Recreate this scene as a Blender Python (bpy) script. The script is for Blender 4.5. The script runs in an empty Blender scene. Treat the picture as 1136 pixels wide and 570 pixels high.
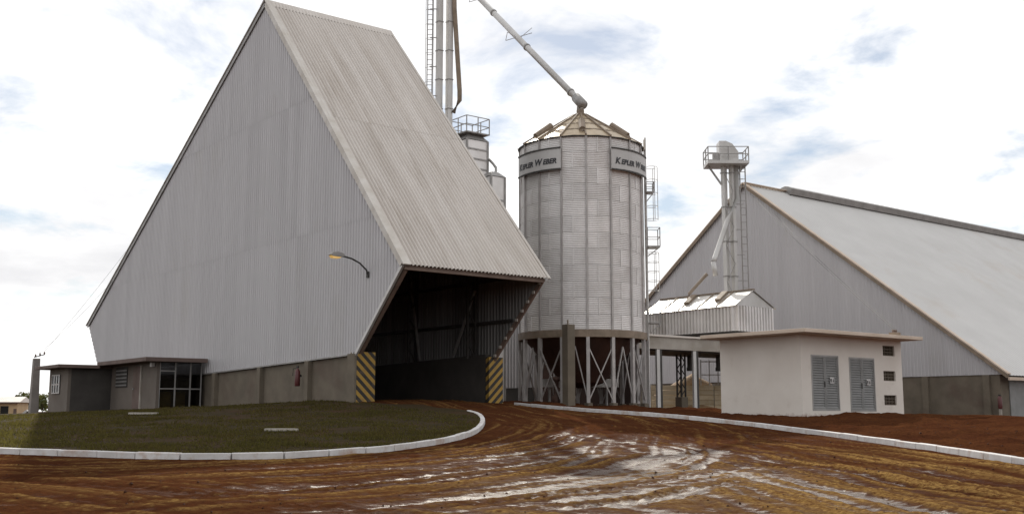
import bpy, bmesh, math, random
import numpy as np
from mathutils import Vector, Matrix
from mathutils.geometry import delaunay_2d_cdt

random.seed(7)
RNG = np.random.default_rng(11)
R = math.radians
SC = bpy.context.scene
COL = SC.collection

# ---------------------------------------------------------------- camera, sky, sun, exposure
# Site frame: +X runs along the ridges of the halls, +Y along their gable walls, metres.
YAW = R(51.898)                       # heading of the camera in the site frame
cam_d = bpy.data.cameras.new('camera')
cam = bpy.data.objects.new('camera', cam_d); COL.objects.link(cam)
cam.location = (0, 0, 1.6)
cam.rotation_euler = (R(90 + 8.134), 0, YAW - R(90))
cam_d.sensor_width = 36.0
cam_d.lens = 37.96
cam_d.clip_start = 0.1
cam_d.clip_end = 9000
SC.camera = cam
FW = (math.cos(YAW), math.sin(YAW)); RT = (math.sin(YAW), -math.cos(YAW))

SUN_AZ, SUN_EL = YAW + R(6.9), R(32.5)  # behind the halls, a little to the left
sd = bpy.data.lights.new('sun', 'SUN'); sd.energy = 4.2; sd.angle = R(0.55); sd.color = (1.0, 0.94, 0.84)
sun = bpy.data.objects.new('sun', sd); COL.objects.link(sun)
svec = Vector((math.cos(SUN_AZ)*math.cos(SUN_EL), math.sin(SUN_AZ)*math.cos(SUN_EL), math.sin(SUN_EL)))
sun.rotation_euler = svec.to_track_quat('Z', 'Y').to_euler()
sun.location = svec*200

world = bpy.data.worlds.new('World'); SC.world = world; world.use_nodes = True
wn, wl = world.node_tree.nodes, world.node_tree.links
wn.clear()
def W(t, **k):
    n = wn.new(t)
    for a, b in k.items(): setattr(n, a, b)
    return n
out = W('ShaderNodeOutputWorld'); bg = W('ShaderNodeBackground'); bg.inputs['Strength'].default_value = 0.085
sky = W('ShaderNodeTexSky', sky_type='NISHITA', sun_disc=False)
sky.sun_elevation = SUN_EL; sky.sun_rotation = R(90) - SUN_AZ
sky.air_density = 1.0; sky.dust_density = 0.3; sky.ozone_density = 1.2
tc = W('ShaderNodeTexCoord')
sep = W('ShaderNodeSeparateXYZ'); wl.new(tc.outputs['Generated'], sep.inputs[0])
mx = W('ShaderNodeMath', operation='MAXIMUM'); wl.new(sep.outputs['Z'], mx.inputs[0]); mx.inputs[1].default_value = 0.0
ad = W('ShaderNodeMath', operation='ADD'); wl.new(mx.outputs[0], ad.inputs[0]); ad.inputs[1].default_value = 0.22
dv = W('ShaderNodeVectorMath', operation='DIVIDE')
cb = W('ShaderNodeCombineXYZ')
for i in range(3): wl.new(ad.outputs[0], cb.inputs[i])
wl.new(tc.outputs['Generated'], dv.inputs[0]); wl.new(cb.outputs[0], dv.inputs[1])
mp = W('ShaderNodeMapping'); wl.new(dv.outputs[0], mp.inputs[0])
mp.inputs['Location'].default_value = (4.6, 10.0, 0.0); mp.inputs['Scale'].default_value = (1.0, 1.0, 0.0)
n1 = W('ShaderNodeTexNoise'); n1.inputs['Scale'].default_value = 2.9; n1.inputs['Detail'].default_value = 9; n1.inputs['Roughness'].default_value = 0.58
n1.inputs['Distortion'].default_value = 0.25
n2 = W('ShaderNodeTexNoise'); n2.inputs['Scale'].default_value = 0.9; n2.inputs['Detail'].default_value = 7; n2.inputs['Roughness'].default_value = 0.55
wl.new(mp.outputs[0], n1.inputs['Vector']); wl.new(mp.outputs[0], n2.inputs['Vector'])
hb = W('ShaderNodeMapRange'); wl.new(sep.outputs['Z'], hb.inputs[0]); hb.inputs[1].default_value = 0.0; hb.inputs[2].default_value = 0.22; hb.inputs[3].default_value = 0.16; hb.inputs[4].default_value = 0.0
nb_ = W('ShaderNodeMath', operation='ADD'); wl.new(n1.outputs['Fac'], nb_.inputs[0]); wl.new(hb.outputs[0], nb_.inputs[1])
r1 = W('ShaderNodeValToRGB'); wl.new(nb_.outputs[0], r1.inputs[0])
r1.color_ramp.elements[0].position = 0.35; r1.color_ramp.elements[0].color = (.20, .20, .20, 1)
r1.color_ramp.elements[1].position = 0.50; r1.color_ramp.elements[1].color = (1, 1, 1, 1)
r2 = W('ShaderNodeValToRGB'); wl.new(n2.outputs['Fac'], r2.inputs[0])   # thick grey to bright white cloud
r2.color_ramp.elements[0].position = 0.30; r2.color_ramp.elements[0].color = (9.0, 9.0, 9.3, 1)
r2.color_ramp.elements[1].position = 0.50; r2.color_ramp.elements[1].color = (14.2, 14.1, 14.0, 1)
mxr = W('ShaderNodeMix', data_type='RGBA')
wl.new(r1.outputs[0], mxr.inputs[0]); wl.new(sky.outputs[0], mxr.inputs[6]); wl.new(r2.outputs[0], mxr.inputs[7])
wl.new(mxr.outputs[2], bg.inputs['Color']); wl.new(bg.outputs[0], out.inputs[0])

SC.render.engine = 'CYCLES'
SC.view_settings.view_transform = 'Standard'; SC.view_settings.look = 'None'
SC.view_settings.gamma = 1.0; SC.view_settings.exposure = 0.0; SC.view_settings.use_curve_mapping = False

# ---------------------------------------------------------------- helpers
def cs(x, d):                         # (right of the camera heading, ahead) -> site X, Y
    return (RT[0]*x + FW[0]*d, RT[1]*x + FW[1]*d)

MATS = {}
def mat(name, c1, c2=None, rough=0.6, metal=0.0, scale=1.0, stretch=(1, 1, 1), bump=0.0, bscale=25.0,
        rand=0.0, lo=0.35, hi=0.65, rvar=0.12, c3=None, c3scale=0.4, c3lo=0.5, c3hi=0.7, spec=0.5, splash_shade=None, c3along=False):
    m = bpy.data.materials.new(name); m.use_nodes = True
    nt = m.node_tree; N, L = nt.nodes, nt.links
    b = N['Principled BSDF']
    b.inputs['Metallic'].default_value = metal
    b.inputs['Specular IOR Level'].default_value = spec
    tc = N.new('ShaderNodeTexCoord'); mp = N.new('ShaderNodeMapping'); mp.inputs['Scale'].default_value = stretch
    oi = N.new('ShaderNodeObjectInfo')
    vm = N.new('ShaderNodeVectorMath'); vm.operation = 'MULTIPLY_ADD'
    L.new(oi.outputs['Random'], vm.inputs[0]); vm.inputs[1].default_value = (17, 29, 13) if rand else (0, 0, 0)
    L.new(tc.outputs['Object'], vm.inputs[2]); L.new(vm.outputs[0], mp.inputs[0])
    def noise(s, det=6, r=0.6, src=mp):
        n = N.new('ShaderNodeTexNoise'); n.inputs['Scale'].default_value = s; n.inputs['Detail'].default_value = det
        n.inputs['Roughness'].default_value = r; L.new(src.outputs[0], n.inputs['Vector']); return n
    def ramp(n, a, bb):
        r = N.new('ShaderNodeMapRange'); r.inputs[1].default_value = a; r.inputs[2].default_value = bb
        L.new(n.outputs['Fac'], r.inputs[0]); return r
    na = noise(scale)
    c2 = c2 or tuple(v*0.75 for v in c1)
    mix = N.new('ShaderNodeMix'); mix.data_type = 'RGBA'
    L.new(ramp(na, lo, hi).outputs[0], mix.inputs[0]); mix.inputs[6].default_value = (*c1, 1); mix.inputs[7].default_value = (*c2, 1)
    col = mix.outputs[2]
    if c3:
        nb = noise(c3scale, 8, 0.65, mp if c3along else vm)
        mix3 = N.new('ShaderNodeMix'); mix3.data_type = 'RGBA'
        L.new(ramp(nb, c3lo, c3hi).outputs[0], mix3.inputs[0]); L.new(col, mix3.inputs[6]); mix3.inputs[7].default_value = (*c3, 1)
        col = mix3.outputs[2]
    if splash_shade:                        # mud thrown up on a wall's foot, doubling as painted contact shadow, ragged outline
        z0_, h_, cs_ = splash_shade
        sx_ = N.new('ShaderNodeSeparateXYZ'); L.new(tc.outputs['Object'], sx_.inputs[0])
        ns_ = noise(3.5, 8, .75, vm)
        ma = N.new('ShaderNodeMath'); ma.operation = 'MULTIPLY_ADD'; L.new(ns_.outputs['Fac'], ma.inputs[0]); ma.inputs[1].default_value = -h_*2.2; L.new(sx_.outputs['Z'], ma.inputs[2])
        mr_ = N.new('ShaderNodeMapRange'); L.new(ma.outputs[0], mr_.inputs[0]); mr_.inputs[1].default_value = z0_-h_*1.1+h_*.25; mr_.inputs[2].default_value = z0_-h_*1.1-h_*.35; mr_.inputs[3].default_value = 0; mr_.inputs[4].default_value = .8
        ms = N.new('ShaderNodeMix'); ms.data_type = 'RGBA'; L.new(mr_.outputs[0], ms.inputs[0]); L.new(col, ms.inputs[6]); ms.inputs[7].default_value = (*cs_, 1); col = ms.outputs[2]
    if rand:
        hs = N.new('ShaderNodeHueSaturation')
        mr = N.new('ShaderNodeMapRange'); mr.inputs[3].default_value = 1 - rand; mr.inputs[4].default_value = 1 + rand
        L.new(oi.outputs['Random'], mr.inputs[0]); L.new(mr.outputs[0], hs.inputs['Value']); L.new(col, hs.inputs['Color'])
        col = hs.outputs[0]
    L.new(col, b.inputs['Base Color'])
    nf = noise(bscale, 4, 0.6, vm)
    rr = N.new('ShaderNodeMapRange'); rr.inputs[3].default_value = max(0.03, rough - rvar); rr.inputs[4].default_value = min(1, rough + rvar)
    L.new(na.outputs['Fac'], rr.inputs[0]); L.new(rr.outputs[0], b.inputs['Roughness'])
    if bump:
        bp = N.new('ShaderNodeBump'); bp.inputs['Strength'].default_value = 1.0; bp.inputs['Distance'].default_value = bump
        L.new(nf.outputs['Fac'], bp.inputs['Height']); L.new(bp.outputs[0], b.inputs['Normal'])
    MATS[name] = m
    return m

OFF = {}                              # world offset of each linked object (all unrotated unless placed with a matrix)
class MB:
    def __init__(s): s.v = []; s.f = []
    def add(s, vs, fs):
        o = len(s.v); s.v += [tuple(p) for p in vs]; s.f += [tuple(i+o for i in f) for f in fs]; return s
    def box(s, x0, x1, y0, y1, z0, z1):
        return s.add([(x0,y0,z0),(x1,y0,z0),(x1,y1,z0),(x0,y1,z0),(x0,y0,z1),(x1,y0,z1),(x1,y1,z1),(x0,y1,z1)],
                     [(0,3,2,1),(4,5,6,7),(0,1,5,4),(1,2,6,5),(2,3,7,6),(3,0,4,7)])
    def beam(s, p, q, w, h, up=(0,0,1)):
        p, q = Vector(p), Vector(q); d = (q-p).normalized(); u = Vector(up)
        if abs(d.dot(u)) > 0.98: u = Vector((1,0,0))
        a = d.cross(u).normalized()*w/2; b = a.cross(d).normalized()*h/2
        vs = [p-a-b, p+a-b, p+a+b, p-a+b, q-a-b, q+a-b, q+a+b, q-a+b]
        return s.add(vs, [(0,1,2,3),(7,6,5,4),(0,4,5,1),(1,5,6,2),(2,6,7,3),(3,7,4,0)])
    def tube(s, pts, r, n=8, cap=True, r1=None):
        pts = [Vector(p) for p in pts]; rings = []
        for i, p in enumerate(pts):
            d = (pts[min(i+1, len(pts)-1)] - pts[max(i-1, 0)]).normalized()
            u = Vector((0,0,1)) if abs(d.z) < 0.95 else Vector((1,0,0))
            a = d.cross(u).normalized(); b = d.cross(a).normalized()
            rr = r if r1 is None else r + (r1-r)*i/(len(pts)-1)
            rings.append([p + (a*math.cos(2*math.pi*k/n) + b*math.sin(2*math.pi*k/n))*rr for k in range(n)])
        vs = [v for rg in rings for v in rg]; fs = []
        for i in range(len(pts)-1):
            for k in range(n):
                fs.append((i*n+k, i*n+(k+1)%n, (i+1)*n+(k+1)%n, (i+1)*n+k))
        if cap: fs += [tuple(range(n-1,-1,-1)), tuple((len(pts)-1)*n+k for k in range(n))]
        return s.add(vs, fs)
    def lathe(s, prof, c, n=24, a0=0, a1=2*math.pi):
        full = abs(a1-a0-2*math.pi) < 1e-6; m = n if full else n+1
        vs = [(c[0]+r*math.cos(a0+(a1-a0)*k/n), c[1]+r*math.sin(a0+(a1-a0)*k/n), c[2]+z) for r, z in prof for k in range(m)]
        fs = []
        for i in range(len(prof)-1):
            for k in range(n):
                k2 = (k+1) % m
                fs.append((i*m+k, i*m+k2, (i+1)*m+k2, (i+1)*m+k))
        return s.add(vs, fs)
    def prism(s, poly, axis, a, b):   # poly in the two other axes, extruded from a to b along axis
        def P(p, t): return (t, p[0], p[1]) if axis == 'x' else (p[0], t, p[1]) if axis == 'y' else (p[0], p[1], t)
        n = len(poly)
        return s.add([P(p, a) for p in poly] + [P(p, b) for p in poly],
                     [tuple(range(n-1,-1,-1)), tuple(range(n, 2*n))] + [(i, (i+1)%n, n+(i+1)%n, n+i) for i in range(n)])
    def build(s, name, m, parent=None, smooth=False, bevel=0.0, fix=True):
        o3 = OFF.get(parent.name, Vector()) if parent else Vector()
        if not parent and s.v:        # a thing that is one mesh: origin at the middle of its base
            lo = [min(v[i] for v in s.v) for i in range(3)]; hi = [max(v[i] for v in s.v) for i in range(3)]
            o3 = Vector(((lo[0]+hi[0])/2, (lo[1]+hi[1])/2, lo[2]))
        me = bpy.data.meshes.new(name)
        me.from_pydata([(v[0]-o3.x, v[1]-o3.y, v[2]-o3.z) for v in s.v], [], s.f); me.update()
        if fix:
            bm = bmesh.new(); bm.from_mesh(me); bmesh.ops.recalc_face_normals(bm, faces=bm.faces); bm.to_mesh(me); bm.free()
        if smooth: me.polygons.foreach_set('use_smooth', [True]*len(me.polygons))
        me.materials.append(MATS[m] if isinstance(m, str) else m)
        o = bpy.data.objects.new(name, me); COL.objects.link(o)
        if parent: o.parent = parent
        else: o.location = o3
        OFF[o.name] = o3
        if bevel:
            b = o.modifiers.new('bevel', 'BEVEL'); b.width = bevel; b.segments = 2; b.limit_method = 'ANGLE'
        return o
def tag(o, label=None, cat=None, group=None, kind=None):
    if label: o['label'] = label
    if cat: o['category'] = cat
    if group: o['group'] = group
    if kind: o['kind'] = kind
    return o
def thing(name, loc, label=None, cat=None, group=None, kind=None):
    o = bpy.data.objects.new(name, None); COL.objects.link(o); o.location = loc; o.empty_display_size = 0.3
    OFF[o.name] = Vector(loc)
    return tag(o, label, cat, group, kind)
def inst(src, parent, loc, rotz=0.0, mx=None, name=None, scale=None):   # a linked copy of a part
    c = src.copy(); COL.objects.link(c); c.name = name or src.name.split('.')[0]; c.parent = parent
    p = OFF.get(parent.name, Vector()) if parent else Vector()
    if mx is not None: c.matrix_basis = Matrix.Translation(Vector(loc)-p) @ mx
    else: c.location = Vector(loc)-p; c.rotation_euler = (0, 0, rotz)
    if scale: c.scale = scale
    OFF[c.name] = Vector(loc)
    return c

def profile(u0, u1, pitch, h, phase=0.0, kind='trap', extra=()):
    fr = {'trap': ((0,0),(.30,0),(.42,1),(.86,1),(.98,0)), 'wave': ((0,0),(.18,.5),(.36,1),(.64,1),(.82,.5)),
          'low': ((0,0),(.5,1))}[kind]
    pts = []; k = math.floor((u0-phase)/pitch)-1
    while phase + k*pitch < u1 + pitch:
        for a, b in fr: pts.append((phase+(k+a)*pitch, b*h))
        k += 1
    def ev(u):
        for (a, ha), (b, hb) in zip(pts, pts[1:]):
            if a <= u <= b: return ha + (hb-ha)*(u-a)/max(b-a, 1e-9)
        return 0
    us = sorted({round(u, 5) for u, _ in pts if u0 < u < u1} | {u0, u1} | {e for e in extra if u0 < e < u1})
    return [(u, ev(u)) for u in us]
def sheet(mb, fn, lo, hi, prof):      # corrugated sheet: fn(u, t, off), t from lo(u) to hi(u)
    pr = [(u, o) for u, o in prof if hi(u)-lo(u) > 0.004]
    if len(pr) < 2: return False
    vs = []
    for u, o in pr: vs += [fn(u, lo(u), o), fn(u, hi(u), o)]
    mb.add(vs, [(2*i, 2*i+2, 2*i+3, 2*i+1) for i in range(len(pr)-1)])
    return True

# vectorised gradient-ish value noise for relief that is real geometry
def vnoise(x, y, seed=0):
    xi = np.floor(x).astype(np.int64); yi = np.floor(y).astype(np.int64)
    xf = x-xi; yf = y-yi; xf = xf*xf*(3-2*xf); yf = yf*yf*(3-2*yf)
    def hsh(a, b):
        n = (a*374761393 + b*668265263 + seed*982451653) & 0x7fffffff
        n = ((n ^ (n >> 13))*1274126177) & 0x7fffffff
        return ((n ^ (n >> 16)) & 0xffff)/65535.0
    a = hsh(xi, yi); b = hsh(xi+1, yi); c = hsh(xi, yi+1); d = hsh(xi+1, yi+1)
    return (a*(1-xf)+b*xf)*(1-yf) + (c*(1-xf)+d*xf)*yf - 0.5
def fbm(x, y, oct=4, seed=0):
    s = np.zeros_like(x); a = 1.0
    for k in range(oct): s += a*vnoise(x*2**k + 3.7*k, y*2**k - 1.3*k, seed+k); a *= 0.5
    return s

# ---------------------------------------------------------------- materials
mat('wall_metal', (.475,.465,.475), (.44,.43,.44), rough=.55, metal=.25, scale=1.2, stretch=(1,1,.06), rand=.022, rvar=.06, c3=(.40,.385,.37), c3scale=.12, c3lo=.58, c3hi=.85)
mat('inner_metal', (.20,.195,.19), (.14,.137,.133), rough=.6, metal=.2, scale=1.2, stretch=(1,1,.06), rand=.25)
mat('roof_metal', (.60,.56,.52), (.50,.455,.41), rough=.5, metal=.2, scale=.9, stretch=(1,.12,.12), rand=.03, c3=(.37,.32,.27), c3scale=1.6, c3lo=.54, c3hi=.80, c3along=True)
mat('flashing', (.56,.53,.49), (.46,.42,.37), rough=.5, metal=.2, scale=1.5)
mat('brown_trim', (.20,.14,.11), (.13,.09,.07), rough=.7, scale=2)
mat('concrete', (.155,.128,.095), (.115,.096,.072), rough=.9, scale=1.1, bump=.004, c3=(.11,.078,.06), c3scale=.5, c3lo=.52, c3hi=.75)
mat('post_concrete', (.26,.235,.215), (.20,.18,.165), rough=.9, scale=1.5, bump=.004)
mat('dark_concrete_and_shade', (.065,.058,.052), (.045,.04,.036), rough=.9, scale=.8, bump=.004)
mat('pale_concrete', (.40,.37,.33), (.30,.27,.23), rough=.9, scale=1.5, bump=.003)
mat('wall_beige', (.155,.13,.11), (.125,.105,.088), rough=.9, scale=.8, bump=.002, c3=(.12,.085,.065), c3scale=.35, c3lo=.55, c3hi=.8)
mat('slab_brown', (.15,.105,.09), (.11,.078,.065), rough=.85, scale=1.2)
mat('white_wall', (.70,.655,.60), (.64,.59,.535), rough=.85, scale=.7, bump=.002, c3=(.44,.36,.30), c3scale=.6, c3lo=.6, c3hi=.85, splash_shade=(.0, .30, (.20,.095,.055)))
mat('tan_slab', (.62,.52,.43), (.52,.42,.33), rough=.85, scale=1.0, bump=.002)
mat('grey_door', (.235,.235,.23), (.20,.20,.195), rough=.55, metal=.2, scale=2)
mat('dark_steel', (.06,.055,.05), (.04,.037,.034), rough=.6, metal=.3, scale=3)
mat('steel', (.33,.32,.31), (.25,.24,.23), rough=.5, metal=.4, scale=2)
mat('mid_steel', (.42,.40,.39), (.34,.32,.31), rough=.5, metal=.3, scale=2)
mat('pale_steel', (.56,.55,.54), (.47,.46,.44), rough=.45, metal=.35, scale=1.5, stretch=(1,1,.3))
mat('galvanised', (.72,.70,.69), (.62,.60,.585), rough=.45, metal=.3, scale=1.3, rand=.09, rvar=.1, c3=(.40,.36,.32), c3scale=.3, c3lo=.55, c3hi=.85)
mat('silo_roof', (.52,.42,.29), (.42,.33,.22), rough=.38, metal=.5, scale=1.5, rand=.06)
mat('bin_roof', (.70,.68,.64), (.62,.59,.55), rough=.33, metal=.5, scale=1.5, rand=.05)
mat('rib_brown', (.26,.20,.15), (.18,.14,.10), rough=.7, scale=2)
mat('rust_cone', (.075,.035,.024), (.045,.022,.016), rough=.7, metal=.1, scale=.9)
mat('glass', (.02,.02,.022), (.025,.025,.027), rough=.08, metal=0, scale=.5, rvar=.02)
mat('void', (.012,.011,.010), (.010,.009,.008), rough=.9)
mat('yellow_paint', (.33,.22,.03), (.25,.16,.02), rough=.6, scale=3)
mat('white_paint', (.60,.59,.585), (.49,.47,.455), rough=.8, scale=3, bump=.003, rand=.05, c3=(.33,.20,.13), c3scale=2.2, c3lo=.52, c3hi=.78)
mat('red_paint', (.10,.02,.02), (.07,.015,.015), rough=.4)
mat('black', (.015,.015,.015), (.012,.012,.012), rough=.6)
mat('sign_plate', (.48,.47,.46), (.44,.43,.42), rough=.5, metal=.2, scale=1)
mat('sign_letters', (.035,.035,.04), (.03,.03,.035), rough=.6)
mat('lens_amber', (.75,.48,.16), (.65,.4,.12), rough=.3)
mat('plank', (.66,.55,.38), (.52,.42,.28), rough=.85, scale=3, stretch=(.15,.15,2), rand=.12, c3=(.42,.29,.15), c3scale=1.5, c3lo=.5, c3hi=.75)
mat('grain', (.34,.22,.12), (.25,.16,.085), rough=.9, scale=6, bump=.02)
mat('house_wall', (.50,.36,.21), (.44,.31,.18), rough=.9)
mat('house_roof', (.62,.58,.54), (.52,.48,.44), rough=.7)
mat('leaf', (.055,.085,.022), (.035,.055,.015), rough=.6, scale=3)
mat('bark', (.10,.075,.05), (.07,.05,.035), rough=.9, scale=6)
mat('grass_blade', (.042,.033,.013), (.029,.024,.010), rough=.9, scale=.6, c3=(.055,.034,.016), c3scale=.9, c3lo=.45, c3hi=.65, spec=.1)
mat('turf', (.044,.032,.016), (.032,.024,.012), rough=1, scale=2.0, bump=.03, bscale=9, c3=(.05,.027,.015), c3scale=.7, c3lo=.48, c3hi=.68, spec=.05, rvar=0)
lm = MATS['lens_amber'].node_tree.nodes['Principled BSDF']
lm.inputs['Emission Color'].default_value = (1.0, .62, .2, 1); lm.inputs['Emission Strength'].default_value = 0.35

def translucent(name, f):
    m = MATS[name]; N, L = m.node_tree.nodes, m.node_tree.links; b = N['Principled BSDF']
    t = N.new('ShaderNodeBsdfTranslucent'); mx = N.new('ShaderNodeMixShader'); mx.inputs[0].default_value = f
    t.inputs[0].default_value = (.17,.15,.038,1)
    L.new(b.outputs[0], mx.inputs[1]); L.new(t.outputs[0], mx.inputs[2]); L.new(mx.outputs[0], N['Material Output'].inputs[0])
translucent('grass_blade', .38); translucent('leaf', .3)
def stripe_mat(name, sx):             # painted diagonal warning bands
    m = bpy.data.materials.new(name); m.use_nodes = True; N, L = m.node_tree.nodes, m.node_tree.links
    b = N['Principled BSDF']; b.inputs['Roughness'].default_value = .7
    tc = N.new('ShaderNodeTexCoord'); sp = N.new('ShaderNodeSeparateXYZ'); L.new(tc.outputs['Object'], sp.inputs[0])
    a = N.new('ShaderNodeMath'); a.operation = 'MULTIPLY_ADD'; L.new(sp.outputs['X'], a.inputs[0]); a.inputs[1].default_value = sx*0.95; L.new(sp.outputs['Z'], a.inputs[2])
    y = N.new('ShaderNodeMath'); y.operation = 'MULTIPLY_ADD'; L.new(sp.outputs['Y'], y.inputs[0]); y.inputs[1].default_value = .6; L.new(a.outputs[0], y.inputs[2])
    d = N.new('ShaderNodeMath'); d.operation = 'MULTIPLY'; L.new(y.outputs[0], d.inputs[0]); d.inputs[1].default_value = 2.6
    fr = N.new('ShaderNodeMath'); fr.operation = 'FRACT'; L.new(d.outputs[0], fr.inputs[0])
    gt = N.new('ShaderNodeMath'); gt.operation = 'GREATER_THAN'; L.new(fr.outputs[0], gt.inputs[0]); gt.inputs[1].default_value = .5
    nz = N.new('ShaderNodeTexNoise'); nz.inputs['Scale'].default_value = 5; L.new(tc.outputs['Object'], nz.inputs['Vector'])
    mx = N.new('ShaderNodeMix'); mx.data_type = 'RGBA'; L.new(gt.outputs[0], mx.inputs[0])
    mx.inputs[6].default_value = (.02,.018,.016,1); mx.inputs[7].default_value = (.34,.205,.035,1)
    m2 = N.new('ShaderNodeMix'); m2.data_type = 'RGBA'; mr = N.new('ShaderNodeMapRange'); mr.inputs[1].default_value = .5; mr.inputs[2].default_value = .8; mr.inputs[4].default_value = .6
    L.new(nz.outputs['Fac'], mr.inputs[0]); L.new(mr.outputs[0], m2.inputs[0]); L.new(mx.outputs[2], m2.inputs[6]); m2.inputs[7].default_value = (.12,.08,.05,1)
    L.new(m2.outputs[2], b.inputs['Base Color']); MATS[name] = m
stripe_mat('stripes_down', 1); stripe_mat('stripes_up', -1)

def mud_mat():
    m = bpy.data.materials.new('wet_red_mud'); m.use_nodes = True; N, L = m.node_tree.nodes, m.node_tree.links
    b = N['Principled BSDF']
    tc = N.new('ShaderNodeTexCoord')
    rot = N.new('ShaderNodeMapping'); rot.vector_type = 'TEXTURE'; rot.inputs['Rotation'].default_value = (0, 0, YAW-R(90)-R(8)); rot.inputs['Scale'].default_value = (2.6, 1, 1)
    L.new(tc.outputs['Object'], rot.inputs[0])
    def noise(s, det, r, src, dist=0):
        n = N.new('ShaderNodeTexNoise'); n.inputs['Scale'].default_value = s; n.inputs['Detail'].default_value = det; n.inputs['Roughness'].default_value = r
        n.inputs['Distortion'].default_value = dist; L.new(src, n.inputs['Vector']); return n
    def mrange(src, a, c, d=0, e=1):
        r = N.new('ShaderNodeMapRange'); r.inputs[1].default_value = a; r.inputs[2].default_value = c; r.inputs[3].default_value = d; r.inputs[4].default_value = e
        L.new(src, r.inputs[0]); return r.outputs[0]
    at = N.new('ShaderNodeAttribute'); at.attribute_name = 'wet'
    nw = noise(.42, 8, .62, rot.outputs[0], .6)
    nc = noise(.9, 8, .65, rot.outputs[0], .3); nf = noise(13, 10, .75, tc.outputs['Object']); nm = noise(2.4, 5, .6, rot.outputs[0])
    c = N.new('ShaderNodeMix'); c.data_type = 'RGBA'; L.new(mrange(nc.outputs['Fac'], .30, .75), c.inputs[0])
    c.inputs[6].default_value = (.058,.020,.010,1); c.inputs[7].default_value = (.125,.050,.019,1)
    c2 = N.new('ShaderNodeMix'); c2.data_type = 'RGBA'; L.new(mrange(nf.outputs['Fac'], .38, .66, 0, .75), c2.inputs[0]); L.new(c.outputs[2], c2.inputs[6]); c2.inputs[7].default_value = (.035,.014,.009,1)
    wsum = N.new('ShaderNodeMath'); wsum.operation = 'MULTIPLY_ADD'; L.new(at.outputs['Fac'], wsum.inputs[0]); wsum.inputs[1].default_value = .55; L.new(mrange(nw.outputs['Fac'], 0, 1, 0, .5), wsum.inputs[2])
    ws1 = N.new('ShaderNodeMath'); ws1.operation = 'MULTIPLY_ADD'; L.new(nm.outputs['Fac'], ws1.inputs[0]); ws1.inputs[1].default_value = .15; L.new(wsum.outputs[0], ws1.inputs[2])
    nfs = noise(8, 7, .75, rot.outputs[0])
    ws2 = N.new('ShaderNodeMath'); ws2.operation = 'MULTIPLY_ADD'; L.new(nfs.outputs['Fac'], ws2.inputs[0]); ws2.inputs[1].default_value = .85; L.new(ws1.outputs[0], ws2.inputs[2])
    wet = mrange(ws2.outputs[0], 1.01, 1.14); damp = mrange(ws2.outputs[0], .8, 1.05)
    dk = N.new('ShaderNodeMix'); dk.data_type = 'RGBA'; L.new(mrange(wet, 0, 1, 0, .45), dk.inputs[0]); L.new(c2.outputs[2], dk.inputs[6]); dk.inputs[7].default_value = (.035,.016,.009,1)
    ad_ = N.new('ShaderNodeAttribute'); ad_.attribute_name = 'dry_sheen'
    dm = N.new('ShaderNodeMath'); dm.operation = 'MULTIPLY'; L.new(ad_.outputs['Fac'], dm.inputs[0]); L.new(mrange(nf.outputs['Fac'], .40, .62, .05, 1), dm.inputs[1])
    dr_ = N.new('ShaderNodeMix'); dr_.data_type = 'RGBA'; L.new(dm.outputs[0], dr_.inputs[0]); L.new(dk.outputs[2], dr_.inputs[6]); dr_.inputs[7].default_value = (.36,.22,.075,1)  # tan of the dry ridges, also carries the painted golden sheen
    L.new(dr_.outputs[2], b.inputs['Base Color'])
    rsum = N.new('ShaderNodeMath'); rsum.operation = 'ADD'; L.new(mrange(damp, 0, 1, .85, .62), rsum.inputs[0]); L.new(mrange(wet, 0, 1, 0, -.32), rsum.inputs[1]); L.new(rsum.outputs[0], b.inputs['Roughness'])
    ssum = N.new('ShaderNodeMath'); ssum.operation = 'ADD'; L.new(mrange(damp, 0, 1, .0, .02), ssum.inputs[0]); L.new(mrange(wet, 0, 1, 0, .36), ssum.inputs[1]); L.new(ssum.outputs[0], b.inputs['Specular IOR Level'])
    b.inputs['Specular Tint'].default_value = (1, .85, .60, 1)
    bm1 = N.new('ShaderNodeBump'); bm1.inputs['Distance'].default_value = .05; L.new(nm.outputs['Fac'], bm1.inputs['Height'])
    bm2 = N.new('ShaderNodeBump'); bm2.inputs['Distance'].default_value = .05; L.new(nf.outputs['Fac'], bm2.inputs['Height']); L.new(bm1.outputs[0], bm2.inputs['Normal'])
    bm3 = N.new('ShaderNodeBump'); bm3.inputs['Distance'].default_value = .045; L.new(nfs.outputs['Fac'], bm3.inputs['Height']); L.new(bm2.outputs[0], bm3.inputs['Normal'])
    L.new(bm3.outputs[0], b.inputs['Normal'])
    MATS['mud'] = m
mud_mat()
mat('clod', (.06,.024,.013), (.04,.016,.009), rough=.9, spec=.2, scale=8, bump=.01)

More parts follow.
